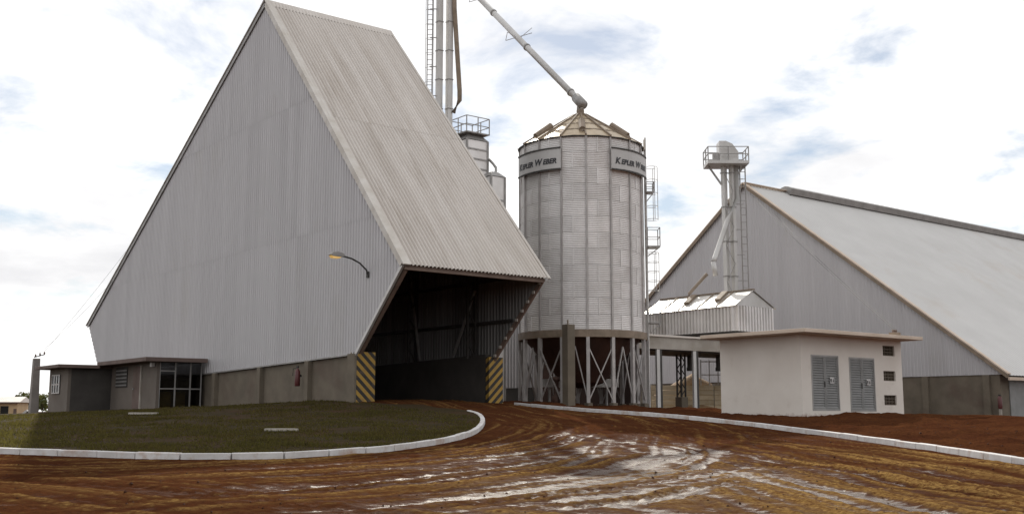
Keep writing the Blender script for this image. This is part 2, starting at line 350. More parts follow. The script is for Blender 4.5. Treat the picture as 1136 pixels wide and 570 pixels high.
# ---------------------------------------------------------------- terrain: (right, ahead, height) points, heights mostly worked back from image pixels
KL = [(-34,34,.80),(-22,29.5,.76),(-15.35,26,.74),(-10.92,23.4,.71),(-8.65,22.5,.69),(-6.76,21.75,.66),(-4.84,21.85,.66),(-3.33,23.2,.71),(-2.4,24.9,.76),(-1.6,27.3,.84),
      (-1.08,30,.97),(-.92,33.2,1.17),(-1.0,35.8,1.31),(-1.25,38,1.45),(-1.73,39.5,1.53)]
KR = [(10.4,14,.4),(10.06,18,.49),(9.6,21,.62),(9.17,25.8,.78),(8.35,31,.97),(6.8,36,1.22),(4.5,41,1.47),(2.55,44,1.61),(.84,46,1.76),(-.2,47.2,1.86)]
CT = KL + KR + [(-3.36,41.5,1.81),(-5.53,42.3,1.92),(-6.1,42.6,1.99),(-3.5,44.5,2.08),(-2,46,2.08),(-5,50,2.08),(-9,60,2.0),(0,12.9,.39),(-7,12.9,.39),(7,12.9,.39),
      (0,20,.62),(4,20,.6),(4,28,.86),(3,35,1.22),(1,40,1.56),(-.5,43.5,1.9),(0,0,0),(-15,0,.1),(15,0,.0),(0,-25,-.3),(-12,16,.45),(-25,18,.5),(12,24,.8),(13,34,1.2),(18,25,.85),(22,34,1.1),
      (10.5,38,1.44),(8,41.5,1.46),(14.4,42.4,1.40),(17,46,1.32),(28,62,1.28),(23,67,1.27),(9,47,1.53),(6,46.5,1.55),(3.5,54,1.86),(0,52,1.95),(6,58,1.7),(11,58,1.6),(16,75,1.3),
      (-12.2,49,1.86),(-15,53.5,1.76),(-17.3,53,1.66),(-20,58.4,1.72),(-23.2,57,1.58),(-27,62,1.40),(-33,70,1.3),(-14,34,1.22),(-9,32,1.15),(-22,40,1.2),(-5.5,34,1.3),(-4,30,1.08),(-40,50,1.0),
      (-70,160,.95),(-120,120,.9),(-60,60,.8),(0,160,1.2),(80,160,1.0),(60,40,.8),(60,0,.2),(-60,0,.2),(0,-80,-.4),(300,300,.6),(-300,300,.6),(0,500,.8),(0,-300,-.5),(300,-100,0),(-300,-100,0),
      (2500,2500,.4),(-2500,2500,.4),(2500,-2500,-.4),(-2500,-2500,-.4)]
CT = np.array(CT, float)
_n = len(CT)
_A = np.zeros((_n+1, _n+1)); _A[:_n,:_n] = np.hypot(CT[:,None,0]-CT[None,:,0], CT[:,None,1]-CT[None,:,1]); _A[:_n,:_n] -= np.eye(_n)*0.25
_A[:_n,_n] = 1; _A[_n,:_n] = 1
_w = np.linalg.solve(_A, np.append(CT[:,2], 0))
def HT(x, d):
    x = np.asarray(x, float); d = np.asarray(d, float)
    h = np.full(x.shape, _w[_n])
    for k in range(_n): h += _w[k]*np.sqrt((x-CT[k,0])**2 + (d-CT[k,1])**2 + 1.0)
    return h
def hz(X, Y):                         # ground height at site X, Y
    return float(HT(np.array([RT[0]*X+RT[1]*Y]), np.array([FW[0]*X+FW[1]*Y]))[0])

def smooth_path(pts, step=.05):
    P = [np.array(p[:2], float) for p in pts]; out = []
    P = [2*P[0]-P[1]] + P + [2*P[-1]-P[-2]]
    for i in range(1, len(P)-2):
        n = max(2, int(np.linalg.norm(P[i+1]-P[i])/step))
        for k in range(n):
            t = k/n
            out.append(.5*((2*P[i]) + (-P[i-1]+P[i+1])*t + (2*P[i-1]-5*P[i]+4*P[i+1]-P[i+2])*t*t + (-P[i-1]+3*P[i]-3*P[i+1]+P[i+2])*t**3))
    out.append(P[-2]); return np.array(out)
PL = smooth_path(KL); PR = smooth_path(KR)

def pdist(x, d, path, stride=4):      # distance to a path, and which side (+ = right of travel)
    best = np.full(x.shape, 1e9); side = np.zeros(x.shape)
    p = path[::stride]
    for a, b in zip(p, p[1:]):
        ab = b-a; t = np.clip(((x-a[0])*ab[0]+(d-a[1])*ab[1])/(ab@ab), 0, 1)
        dx = x-a[0]-t*ab[0]; dy = d-a[1]-t*ab[1]; q = np.hypot(dx, dy)
        m = q < best; best = np.where(m, q, best); side = np.where(m, -(ab[0]*dy-ab[1]*dx), side)
    return best, np.sign(side)

# lines of travel pressed into the mud: (right, ahead)
RUTS = [[(-3,47),(-.5,41.5),(2.0,35),(4.0,29),(5.6,23),(7.0,16),(8.0,8),(8.6,2)],
        [(-2.6,46),(.2,40.5),(1.6,35),(.9,29),(-1.0,24),(-5.5,19.6),(-12,19.8),(-24,25),(-40,32)],
        [(-24,27),(-14,20.6),(-8,16.8),(-3,13.2),(1,10),(6,6)],
        [(-9,11.5),(-4.5,13.6),(-.5,16.6),(2.2,20.5),(3.6,26),(4.4,33),(4.0,39)]]
RP = [smooth_path(r, .25) for r in RUTS]

KER = .13                              # kerb upstand above the road
bound = [tuple(p) for p in PL[::8]] + [tuple(PL[-1])] + [(-2.2,40.3),(-2.8,41.0),(-3.4,41.5),(-4.5,41.95),(-5.53,42.3),(-6.2,42.75)]
def sc_(X, Y): return (RT[0]*X+RT[1]*Y, FW[0]*X+FW[1]*Y)
bound += [sc_(21.55, 38.2), sc_(21.55, 50), sc_(21.55, 62), sc_(21.6, 75), (-60,150), (-150,150), (-150,60)]
poly = np.array(bound)
def inside(x, d, P):
    c = np.zeros(x.shape, bool)
    for (x1, y1), (x2, y2) in zip(P, np.roll(P, -1, 0)):
        m = ((y1 > d) != (y2 > d)); xx = x1 + (d-y1)*(x2-x1)/(y2-y1+1e-12); c ^= m & (x < xx)
    return c

def axis_pts(lo, hi, step, far, g=1.22):
    c = list(np.arange(lo, hi+1e-6, step)); s = step; a = lo; L = []
    while a > -far: s *= g; a -= s; L.append(a)
    s = step; b = hi; U = []
    while b < far: s *= g; b += s; U.append(b)
    return np.array(L[::-1] + c + U)
xs = axis_pts(-14, 14, .06, 4000)
ds = [8.0]
while ds[-1] < 60: ds.append(ds[-1]*1.0052)
b = ds[-1]; s = .35
while b < 5000: s *= 1.2; b += s; ds.append(b)
a = 8.0; s = .1; pre = []
while a > -4000: s *= 1.3; a -= s; pre.append(a)
ds = np.array(pre[::-1] + ds)
GX, GD = np.meshgrid(xs, ds)
H = HT(GX, GD)
near = (np.abs(GX) < 30) & (GD > 5) & (GD < 58)
gx, gd = GX[near], GD[near]
rel = np.zeros(gx.shape); wet = np.zeros(gx.shape)
dL, sL = pdist(gx, gd, PL, 12); dR, sR = pdist(gx, gd, PR, 12)
road = (sR < 0) & ~((sL > 0) & False)
def along(x, d, path):               # signed offset from a line of travel, and distance along it
    best = np.full(x.shape, 1e9); t_ = np.zeros(x.shape); s_ = np.zeros(x.shape); acc = 0.0
    for a, b in zip(path, path[1:]):
        ab = b-a; L = math.hypot(*ab); u = np.clip(((x-a[0])*ab[0]+(d-a[1])*ab[1])/(L*L), 0, 1)
        dx = x-a[0]-u*ab[0]; dy = d-a[1]-u*ab[1]; q = np.hypot(dx, dy); m = q < best
        best = np.where(m, q, best); t_ = np.where(m, np.sign(ab[0]*dy-ab[1]*dx)*q, t_); s_ = np.where(m, acc+u*L, s_); acc += L
    return t_, s_
wsum = np.zeros(gx.shape); streak = np.zeros(gx.shape); broad = np.zeros(gx.shape); tread = np.zeros(gx.shape); bars = np.zeros(gx.shape)
wob = .25*fbm(gx*.3, gd*.3, 2, 90)
for i, rp in enumerate(RP):
    t_, s_ = along(gx, gd, rp); t_ = t_ + wob
    w = np.exp(-(t_/(3.2, 2.6, 2.4, 2.4)[i])**2)+1e-4
    w = w**1.5
    f = .7*vnoise(t_*5.0, s_*.14, 100+i) + .8*vnoise(t_*11, s_*.22, 110+i)
    g_ = vnoise(t_*1.7, s_*.12, 120+i) + .5*vnoise(t_*3.4, s_*.3, 130+i)
    tr = np.zeros(gx.shape)
    for c_ in np.arange(-3.3, 3.4, .95)+.2*i:      # wheel paths with cross treads
        q = np.exp(-((t_-c_)/.16)**2); on = np.clip(vnoise(s_*.18+c_*3, s_*0+c_, 140+i)*4, 0, 1)
        tr += q*on*(-.55+.45*np.sign(np.sin(s_*22+np.abs(t_-c_)*14)))
    streak += w*f; broad += w*g_; tread += w*tr; wsum += w; bars += w*np.clip(tr*3, -1, .0)
streak /= wsum; broad /= wsum; tread /= wsum; bars /= wsum
rel = .06*streak + .05*broad + .06*tread
wet = np.clip(-broad*.8 - streak*1.7 - tread*.3, -.9, 1.0)
gold_sheen = np.exp(-((gx-4.5)/5)**2)*np.exp(-((gd-13.5)/7)**2)  # area where the golden sunlit sheen is painted in as tan colour
dry_sheen = np.clip(streak*2.3 + broad*.35 - .10 + .45*gold_sheen + .35*bars*1.2, 0, 1)
mask = np.where(sR < 0, 1.0, 0.0)*np.clip((dR-.1)/.4, 0, 1)*np.clip((dL-.1)/.4, 0, 1)
rel = rel*mask
rel += (.07*fbm(gx*.35, gd*.7, 3, 1) + .02*fbm(gx*1.3, gd*1.9, 4, 21) + .022*fbm(gx*5, gd*6, 3, 9))*(.25+.75*mask)
spoil = np.where(sR > 0, 1.0, 0.0)*np.clip((dR-.15)/.5, 0, 1)*np.clip((GD[near]-12)/4, 0, 1)*np.clip((60-GD[near])/8, 0, 1)
rel += spoil*(.06 + .22*np.maximum(0, fbm(gx*.55, gd*.7, 4, 33)) + .10*fbm(gx*2.2, gd*2.6, 4, 41))
# the site pads under the buildings stay level
Xn, Yn = RT[0]*gx+FW[0]*gd, RT[1]*gx+FW[1]*gd
pad = np.clip(np.maximum(np.maximum(31.4-Xn, Xn-38.6), np.maximum(23.3-Yn, Yn-28.2))/.8, 0, 1)
pad2 = np.clip((57-gd)/6, 0, 1)
rel *= pad*pad2
fade = np.clip((30-np.abs(gx))/8, 0, 1)*np.clip((gd-5)/3, 0, 1)
rel = np.where(inside(gx, gd, poly), -.14*np.clip(dL/.2, 0, 1), rel)
H[near] += rel*fade
wet2 = np.exp(-((gx-2.2-.04*(gd-20))/4.9)**2)*np.exp(-((gd-18)/13.0)**2)
WET = np.zeros(H.shape); WET[near] = np.clip(wet*.55 + wet2*.75 - np.where(sR > 0, 2.0, 0) - .2, -1, 1.2)
DRY_SHEEN = np.zeros(H.shape); DRY_SHEEN[near] = dry_sheen*mask
VX = RT[0]*GX+FW[0]*GD; VY = RT[1]*GX+FW[1]*GD
nr, nc = GX.shape
me = bpy.data.meshes.new('ground')
idx = np.arange(nr*nc).reshape(nr, nc)
quads = np.stack([idx[:-1,:-1], idx[:-1,1:], idx[1:,1:], idx[1:,:-1]], -1).reshape(-1, 4)
me.vertices.add(nr*nc); me.vertices.foreach_set('co', np.stack([VX, VY, H], -1).reshape(-1).astype(np.float32))
me.loops.add(len(quads)*4); me.loops.foreach_set('vertex_index', quads.reshape(-1).astype(np.int32))
me.polygons.add(len(quads)); me.polygons.foreach_set('loop_start', np.arange(0, len(quads)*4, 4, dtype=np.int32))
me.polygons.foreach_set('loop_total', np.full(len(quads), 4, np.int32))
me.update(calc_edges=True); me.validate()
me.polygons.foreach_set('use_smooth', np.ones(len(quads), bool))
at = me.attributes.new('wet', 'FLOAT', 'POINT'); at.data.foreach_set('value', WET.reshape(-1).astype(np.float32))
at = me.attributes.new('dry_sheen', 'FLOAT', 'POINT'); at.data.foreach_set('value', DRY_SHEEN.reshape(-1).astype(np.float32))
me.materials.append(MATS['mud'])
go = bpy.data.objects.new('ground', me); COL.objects.link(go); tag(go, 'wet red mud yard rutted by truck wheels', 'ground', kind='structure')

# grassed mound inside the left kerb
ix, iy = np.meshgrid(np.arange(-30, 0, .4), np.arange(21, 62, .45)); ix = ix.ravel()+RNG.uniform(-.12, .12, ix.size); iy = iy.ravel()+RNG.uniform(-.12, .12, iy.size)
jx, jy = np.meshgrid(np.arange(-140, -31, 6.), np.arange(36, 146, 6.)); ix = np.append(ix, jx.ravel()); iy = np.append(iy, jy.ravel())
mk = inside(ix, iy, poly); ix, iy = ix[mk], iy[mk]
bd = np.full(ix.shape, 1e9)
for a_, b_ in zip(poly, np.roll(poly, -1, 0)):
    ab = b_-a_; t = np.clip(((ix-a_[0])*ab[0]+(iy-a_[1])*ab[1])/(ab@ab+1e-12), 0, 1); bd = np.minimum(bd, np.hypot(ix-a_[0]-t*ab[0], iy-a_[1]-t*ab[1]))
ix, iy, bd = ix[bd > .2], iy[bd > .2], bd[bd > .2]
pts = [Vector(p) for p in bound] + [Vector((x, y)) for x, y in zip(ix, iy)]
nb = len(bound)
r_ = delaunay_2d_cdt(pts, [(i, (i+1) % nb) for i in range(nb)], [], 1, 1e-5)
vx = np.array([v.x for v in r_[0]]); vd = np.array([v.y for v in r_[0]])
vz = HT(vx, vd)
dk, _ = pdist(vx, vd, PL, 8)
lift = np.clip(dk/9.0, 0, 1)
vz += (KER-.03)*(1-lift) + .03*lift + np.clip(dk/3, 0, 1)*.05*fbm(vx*.5, vd*.5, 3, 3) + .02*fbm(vx*2.1, vd*2.1, 2, 8)*np.clip(dk/.5, 0, 1)
# the mound meets the dirt ramp flush at its open end
dend = np.minimum(np.hypot(vx+2.8, vd-41.0), np.minimum(np.hypot(vx+4.5, vd-41.95), np.hypot(vx+6.1, vd-42.7)))
vz -= (KER-.06)*np.clip(1-dend/1.6, 0, 1)
g = MB(); g.v = [(*cs(x, d), z) for x, d, z in zip(vx, vd, vz)]; g.f = [tuple(f) for f in r_[2]]
gm = g.build('grass_bank', 'turf', smooth=True); tag(gm, 'mossy grass bank inside the white kerb', 'grass bank', kind='structure')
MOUND = (vx, vd, vz)
def mound_z(X, Y):
    x, d = sc_(X, Y); i = np.argsort((vx-x)**2+(vd-d)**2)[:3]; w = 1/(np.hypot(vx[i]-x, vd[i]-d)+.02); return float((vz[i]*w).sum()/w.sum())

# short grass growing on it
bl = 85000
bx = RNG.uniform(-24, -.9, bl*2); bdp = 21.5 + 24*RNG.uniform(0, 1, bl*2)**1.3
k_ = inside(bx, bdp, poly); bx, bdp = bx[k_], bdp[k_]
cl = fbm(bx*.9, bdp*.9, 3, 77); k_ = cl > RNG.uniform(-.40, .45, cl.size); bx, bdp = bx[k_][:bl], bdp[k_][:bl]
dkb, _ = pdist(bx, bdp, PL, 10); k_ = dkb > .05; bx, bdp = bx[k_], bdp[k_]
X_, Y_ = RT[0]*bx+FW[0]*bdp, RT[1]*bx+FW[1]*bdp
k_ = ~((X_ > 16.7) & (Y_ > 52.0)) & (X_ < 21.3); X_, Y_, bx, bdp = X_[k_], Y_[k_], bx[k_], bdp[k_]
from mathutils.kdtree import KDTree
kd = KDTree(len(vx))
for i in range(len(vx)): kd.insert((vx[i], vd[i], 0), i)
kd.balance()
zi = np.array([sum(vz[j]/(q+.02) for _, j, q in kd.find_n((x, d, 0), 3))/sum(1/(q+.02) for _, j, q in kd.find_n((x, d, 0), 3)) for x, d in zip(bx, bdp)])
n_ = len(X_); an = RNG.uniform(0, 6.283, n_); hh = RNG.uniform(.03, .08, n_)*(1+.7*np.clip(fbm(bx*1.4, bdp*1.4, 3, 55)*2, -.4, 1)); ww = RNG.uniform(.012, .03, n_)
ln = RNG.normal(0, .03, (n_, 2))
V = np.zeros((n_, 3, 3)); V[:,0] = np.stack([X_-ww*np.cos(an), Y_-ww*np.sin(an), zi-.015], -1); V[:,1] = np.stack([X_+ww*np.cos(an), Y_+ww*np.sin(an), zi-.015], -1)
V[:,2] = np.stack([X_+ln[:,0], Y_+ln[:,1], zi+hh], -1)
me = bpy.data.meshes.new('grass'); me.from_pydata(V.reshape(-1, 3).tolist(), [], np.arange(n_*3).reshape(-1, 3).tolist()); me.materials.append(MATS['grass_blade'])
o = bpy.data.objects.new('grass', me); COL.objects.link(o); tag(o, 'short patchy grass growing on the bank', 'grass', kind='stuff')

# clods and pebbles of red earth
n_ = 7000
cx = RNG.uniform(-13, 14, n_*2); cd = 10 + 38*RNG.uniform(0, 1, n_*2)**1.2
dLc, _ = pdist(cx, cd, PL, 16); dRc, sRc = pdist(cx, cd, PR, 16)
keep = ~inside(cx, cd, poly) & (dLc > .3) & (dRc > .25) & (RNG.uniform(0, 1, n_*2) < np.where(sRc > 0, 1.0, .22))
keep &= ~((RT[0]*cx+FW[0]*cd > 31.3) & (RT[1]*cx+FW[1]*cd > 23.2))
cx, cd = cx[keep], cd[keep]; XX, YY = RT[0]*cx+FW[0]*cd, RT[1]*cx+FW[1]*cd
gi = np.clip(np.searchsorted(xs, cx), 1, len(xs)-1); gj = np.clip(np.searchsorted(ds, cd), 1, len(ds)-1); zz = H[gj, gi]
oct_v = np.array([(1,0,0),(0,1,0),(-1,0,0),(0,-1,0),(0,0,.75),(0,0,-.6)]); oct_f = [(0,1,4),(1,2,4),(2,3,4),(3,0,4),(1,0,5),(2,1,5),(3,2,5),(0,3,5)]
VV = []; FF = []
for i in range(len(XX)):
    s = float(RNG.lognormal(-4.4, .45)); s = min(s, .04)
    w = oct_v*RNG.uniform(.6, 1.3, (6, 1))*s + np.array([XX[i], YY[i], zz[i]+s*.15]); b0 = len(VV); VV += w.tolist(); FF += [tuple(k+b0 for k in f) for f in oct_f]
me = bpy.data.meshes.new('clods'); me.from_pydata(VV, [], FF); me.materials.append(MATS['clod'])
o = bpy.data.objects.new('earth_clods', me); COL.objects.link(o); tag(o, 'scattered small clods of red earth', 'clods', kind='stuff')

# kerbs: painted stones laid along the two edges
def kerb(path, label, lo=1.0):
    root = thing('kerb', (*cs(*path[0]), 0), label, 'kerb', kind='structure')
    seg = np.append(0, np.cumsum(np.hypot(*np.diff(path, axis=0).T)))
    w, h = .16, .34
    stones = []
    for _ in range(4):
        m = MB(); e = [random.uniform(-.004, .004) for _ in range(6)]
        m.add([(-lo/2+.004,-w/2,-h),(lo/2-.004,-w/2,-h),(lo/2-.004,w/2,-h),(-lo/2+.004,w/2,-h),(-lo/2+.004,-w/2+e[0],e[2]),(lo/2-.004,-w/2+e[1],e[3]),(lo/2-.004,w/2-.02,e[4]),(-lo/2+.004,w/2-.02,e[5])],
              [(0,3,2,1),(4,5,6,7),(0,1,5,4),(1,2,6,5),(2,3,7,6),(3,0,4,7)])
        o = m.build('kerb_stone', 'white_paint', None, bevel=.015); o.data.transform(Matrix.Translation(OFF[o.name])); stones.append(o)
    s = lo/2; first = True
    while s < seg[-1]-lo/2:
        p = [np.interp(s+q, seg, path[:,0]) for q in (-lo/2, 0, lo/2)]; d = [np.interp(s+q, seg, path[:,1]) for q in (-lo/2, 0, lo/2)]
        A, B = cs(p[0], d[0]), cs(p[2], d[2]); za, zb = HT(np.array([p[0], p[2]]), np.array([d[0], d[2]]))
        dr = Vector((B[0]-A[0], B[1]-A[1], zb-za)).normalized(); y = Vector((0,0,1)).cross(dr).normalized(); z = dr.cross(y)
        mt = Matrix((dr, y, z)).transposed().to_4x4() @ Matrix.Rotation(random.gauss(0, .004), 4, 'Z') @ Matrix.Rotation(random.gauss(0, .003), 4, 'Y')
        inst(random.choice(stones), root, ((A[0]+B[0])/2, (A[1]+B[1])/2, (za+zb)/2+KER+random.gauss(0, .003)), mx=mt, name='kerb_stone')
        s += lo + random.uniform(0, .012)
    for o in stones: bpy.data.objects.remove(o)
    return root
kerb(PL, 'white painted kerb curving round the grass bank')
kerb(PR, 'white painted kerb along the right edge of the muddy road')

# ---------------------------------------------------------------- truck tipping hall
def lerp(a, b, t): return a + (b-a)*t
X0, X1 = 21.51, 28.36
RE, AP, LE, RB, LB = (33.97, 7.07), (46.62, 21.12), (71.7, 7.07), (37.36, 3.84), (68.3, 3.05)
def htop(y): return lerp(RE[1], AP[1], (y-RE[0])/(AP[0]-RE[0])) if y < AP[0] else lerp(AP[1], LE[1], (y-AP[0])/(LE[0]-AP[0]))
def hbot(y):
    if y < RB[0]: return lerp(RE[1], RB[1], (y-RE[0])/(RB[0]-RE[0]))
    if y < LB[0]: return lerp(RB[1], LB[1], (y-RB[0])/(LB[0]-RB[0]))
    return lerp(LB[1], LE[1], (y-LB[0])/(LE[0]-LB[0]))
hall = thing('tipping_hall', (X0, RB[0], 2.0), 'tall steep-roofed corrugated metal truck tipping hall with dark open entrance', 'hall')
cuts = [0, 9.3, 15.4, 40]
def hall_wall(x, sgn, m, rows, y_step=1.1, name='wall_sheet'):
    y = RE[0]
    while y < LE[0]-.01:
        y2 = min(y+y_step, LE[0])
        for k in range(len(rows)-1):
            mb = MB()
            pr = profile(y, y2, .22, .035, RE[0], 'trap', (AP[0], RB[0], LB[0]))
            ok = sheet(mb, lambda u, t, o: (x+sgn*(o+.009*k), u, t), lambda u: max(hbot(u), rows[k]-(.12 if k else 0)), lambda u: min(htop(u), rows[k+1]), pr)
            if ok: mb.build(name, m, hall)
        y = y2
hall_wall(X0, -1, 'wall_metal', cuts)
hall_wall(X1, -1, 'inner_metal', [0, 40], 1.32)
# roofs
def roof(parent, p_top, p_bot, xa, xb, step, pitch, h, m, rows=1, name='roof_sheet', kind='wave'):
    T, B = Vector((0, *p_top)), Vector((0, *p_bot)); d = (B-T); n = Vector((1,0,0)).cross(d).normalized(); n = n if n.z > 0 else -n
    x = xa
    while x < xb-.01:
        x2 = min(x+step, xb)
        for k in range(rows):
            mb = MB(); pr = profile(x, x2, pitch, h, xa, kind)
            sheet(mb, lambda u, t, o: tuple(T + d*t + n*(o+.006*(rows-k)) + Vector((u, 0, 0))), lambda u: k/rows - (.004 if k else 0), lambda u: (k+1)/rows, pr)
            mb.build(name, m, parent, fix=False)
        x = x2
sl = Vector((RE[0]-AP[0], RE[1]-AP[1])).normalized()
roof(hall, (AP[0], AP[1]+.05), (RE[0]+sl.x*.18, RE[1]+.05+sl.y*.18), X0-.05, X1+.12, 1.062, .177, .085, 'roof_metal', 2)
roof(hall, (AP[0], AP[1]+.05), (LE[0]+.15, LE[1]-.03), X0-.05, X1+.12, 1.062, .177, .05, 'roof_metal', 1)
def strip(parent, name, m, p, q, w, h, dx=0): return MB().beam(p, q, w, h, up=(0,0,1)).build(name, m, parent)
# flashings
nR = Vector((0, -(AP[1]-RE[1]), (AP[0]-RE[0]))).normalized(); nR = Vector((0, -abs(nR.y), abs(nR.z)))
MB().beam(Vector((X0+.02, AP[0], AP[1]))+nR*.10, Vector((X0+.02, RE[0]+sl.x*.16, RE[1]+sl.y*.16))+nR*.10, .34, .05, up=nR).build('rake_flashing', 'flashing', hall)
MB().beam((X0-.10, AP[0]-.02, AP[1]-.06), (X0-.10, RE[0], RE[1]-.02), .05, .26, up=nR).build('rake_trim', 'flashing', hall)
nL = Vector((0, AP[1]-LE[1], LE[0]-AP[0])).normalized()
MB().beam(Vector((X0-.02, AP[0], AP[1]))+nL*.11, Vector((X0-.02, LE[0]+.15, LE[1]-.08))+nL*.11, .30, .05, up=nL).build('rake_flashing', 'flashing', hall)
MB().beam((X0-.10, AP[0]+.02, AP[1]-.05), (X0-.10, LE[0], LE[1]-.03), .05, .22, up=nL).build('rake_trim', 'steel', hall)
MB().beam(Vector((X1+.10, AP[0], AP[1]))+nR*.09, Vector((X1+.10, RE[0]+sl.x*.16, RE[1]+sl.y*.16))+nR*.09, .14, .05, up=nR).build('rake_flashing', 'flashing', hall)
rc = MB(); rc.add([(X0-.17, AP[0]-.32, AP[1]-.20), (X0-.17, AP[0], AP[1]+.19), (X0-.17, AP[0]+.42, AP[1]-.06), (X1+.17, AP[0]-.32, AP[1]-.20), (X1+.17, AP[0], AP[1]+.19), (X1+.17, AP[0]+.42, AP[1]-.06)], [(0,1,4,3),(1,2,5,4)])
rc.build('ridge_cap', 'roof_metal', hall)
MB().box(X0+.02, X1-.05, RE[0]-.02, RE[0]+.14, RE[1]-.22, RE[1]-.02).build('eave_beam', 'brown_trim', hall)
# raking jambs of the entrance
MB().beam((X0-.05, RE[0]+.02, RE[1]-.05), (X0-.05, RB[0]-.02, RB[1]-.02), .10, .13, up=(0,1,.6)).build('jamb', 'pale_steel', hall)
MB().beam((X0+.14, RE[0]+.15, RE[1]-.2), (X0+.14, RB[0]+.05, RB[1]), .16, .16, up=(0,1,.6)).build('jamb', 'brown_trim', hall)
MB().beam((X1-.06, RE[0]+.02, RE[1]-.05), (X1-.06, RB[0]-.02, RB[1]-.02), .10, .20, up=(0,1,.6)).build('jamb', 'brown_trim', hall)
for k in range(9):
    t = (k+.5)/9; y, z = lerp(RE[0], RB[0], t), lerp(RE[1], RB[1], t)
    MB().box(X1-.16, X1-.11, y-.05, y+.09, z-.10, z+.02).build('cleat', 'flashing', hall)
# plinth walls with pilasters, and the cladding drip edge
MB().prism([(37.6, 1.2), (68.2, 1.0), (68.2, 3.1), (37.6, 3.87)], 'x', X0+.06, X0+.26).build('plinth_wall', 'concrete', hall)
MB().prism([(37.6, 1.2), (68.2, 1.0), (68.2, 3.35), (37.6, 4.05)], 'x', X1-.34, X1-.06).build('plinth_wall', 'dark_concrete_and_shade', hall)
for y in (41.29, 45.92, 51.01, 56.3, 61.8, 67.3):
    z = hbot(y); MB().box(X0-.16, X0+.10, y-.17, y+.17, 1.2, z-.03).build('pilaster', 'concrete', hall, bevel=.015)
MB().beam((X0-.02, RB[0], RB[1]+.0), (X0-.02, LB[0], LB[1]), .12, .06).build('drip_edge', 'steel', hall)
# warning-striped entrance piers
MB().box(X0-.02, 22.33, 37.28, 37.9, 1.2, 3.93).build('entrance_pier', 'stripes_down', hall, bevel=.01)
MB().box(X0-.12, X0-.022, 37.30, 37.88, 1.2, 3.86).build('pilaster', 'concrete', hall)
MB().box(27.98, 28.74, 37.28, 37.52, 1.2, 3.92).build('entrance_pier', 'stripes_up', hall, bevel=.01)
# steel portal frames inside
for fy in (38.6, 43.4, 49.0, 55.0, 61.0):
    for xx, s in ((X0+.16, 1), (X1-.16, -1)):
        m = MB(); zt = htop(fy)-.35; zb = 3.9
        m.beam((xx, fy, zb), (xx, fy, zt), .12, .12).beam((xx+s*.42, fy, zb), (xx+s*.42, fy, zt), .10, .10)
        n = int((zt-zb)/.7)
        for k in range(n):
            za, zc = zb+(zt-zb)*k/n, zb+(zt-zb)*(k+1)/n
            m.beam((xx+s*(.42 if k % 2 else 0), fy, za), (xx+s*(0 if k % 2 else .42), fy, zc), .05, .05)
        m.build('frame_post', 'dark_steel', hall)
    zt = htop(fy)-.35
    MB().beam((X0+.2, fy, zt), (X1-.2, fy, zt), .16, .3).build('frame_beam', 'dark_steel', hall)
for z in (5.35, 7.2, 9.2):
    ya = 36.0 if z < 6 else 34.6 if z < 7 else RE[0]+(z+.3-RE[1])/1.11+.25
    MB().box(X1-.16, X1-.06, ya, 66, z, z+.14).build('girt', 'dark_steel', hall)
    MB().box(X0+.04, X0+.14, ya, 66, z, z+.14).build('girt', 'dark_steel', hall)
MB().beam((X1-.25, 40.2, 3.95), (X1-.25, 38.5, 6.9), .09, .09).build('brace', 'steel', hall)
MB().beam((X1-.25, 42.9, 3.95), (X1-.25, 43.9, 8.4), .09, .09).build('brace', 'steel', hall)
MB().beam((X0+.35, 37.7, 3.95), (X0+.35, 37.2, 5.4), .07, .07).build('brace', 'steel', hall)

# lamp on its curved arm, fire extinguisher
lamp = thing('wall_lamp', (21.44, 36.55, 6.9), 'amber lamp on curved arm high on corrugated gable wall', 'lamp')
arm = [(21.46, 36.52, 6.9), (21.40, 36.53, 7.08), (21.10, 36.55, 7.33), (20.75, 36.57, 7.48), (20.3, 36.59, 7.56)]
MB().tube(arm, .035, 8).build('arm', 'dark_steel', lamp, smooth=True)
MB().box(21.43, 21.475, 36.44, 36.60, 6.78, 7.02).build('bracket', 'dark_steel', lamp)
hd = MB(); prof = [(.0,-.05),(.09,-.05),(.12,.0),(.09,.07),(.0,.10)]
hd.prism([(19.80,7.56),(19.88,7.50),(20.30,7.49),(20.42,7.54),(20.36,7.64),(20.1,7.70),(19.88,7.66)], 'y', 36.47, 36.73).build('lamp_head', 'steel', lamp, bevel=.02)
MB().prism([(19.82,7.53),(19.9,7.43),(20.18,7.43),(20.28,7.495),(19.88,7.51)], 'y', 36.49, 36.71).build('lens', 'lens_amber', lamp, bevel=.015)
ex = thing('fire_extinguisher', (21.22, 41.78, 2.7), 'red fire extinguisher hung on plinth wall of tipping hall', 'extinguisher')
MB().lathe([(0,0),(.10,0),(.115,.03),(.115,.60),(.08,.68),(.035,.72),(.035,.78),(0,.78)], (21.22,41.78,2.66), 14).build('cylinder', 'red_paint', ex, smooth=True)
MB().box(21.19,21.25,41.72,41.86,3.44,3.50).tube([(21.2,41.80,3.44),(21.08,41.90,3.40),(21.07,41.93,3.1)], .015, 6).build('valve', 'black', ex)
MB().box(21.30,21.37,41.7,41.86,3.05,3.15).build('bracket', 'black', ex)

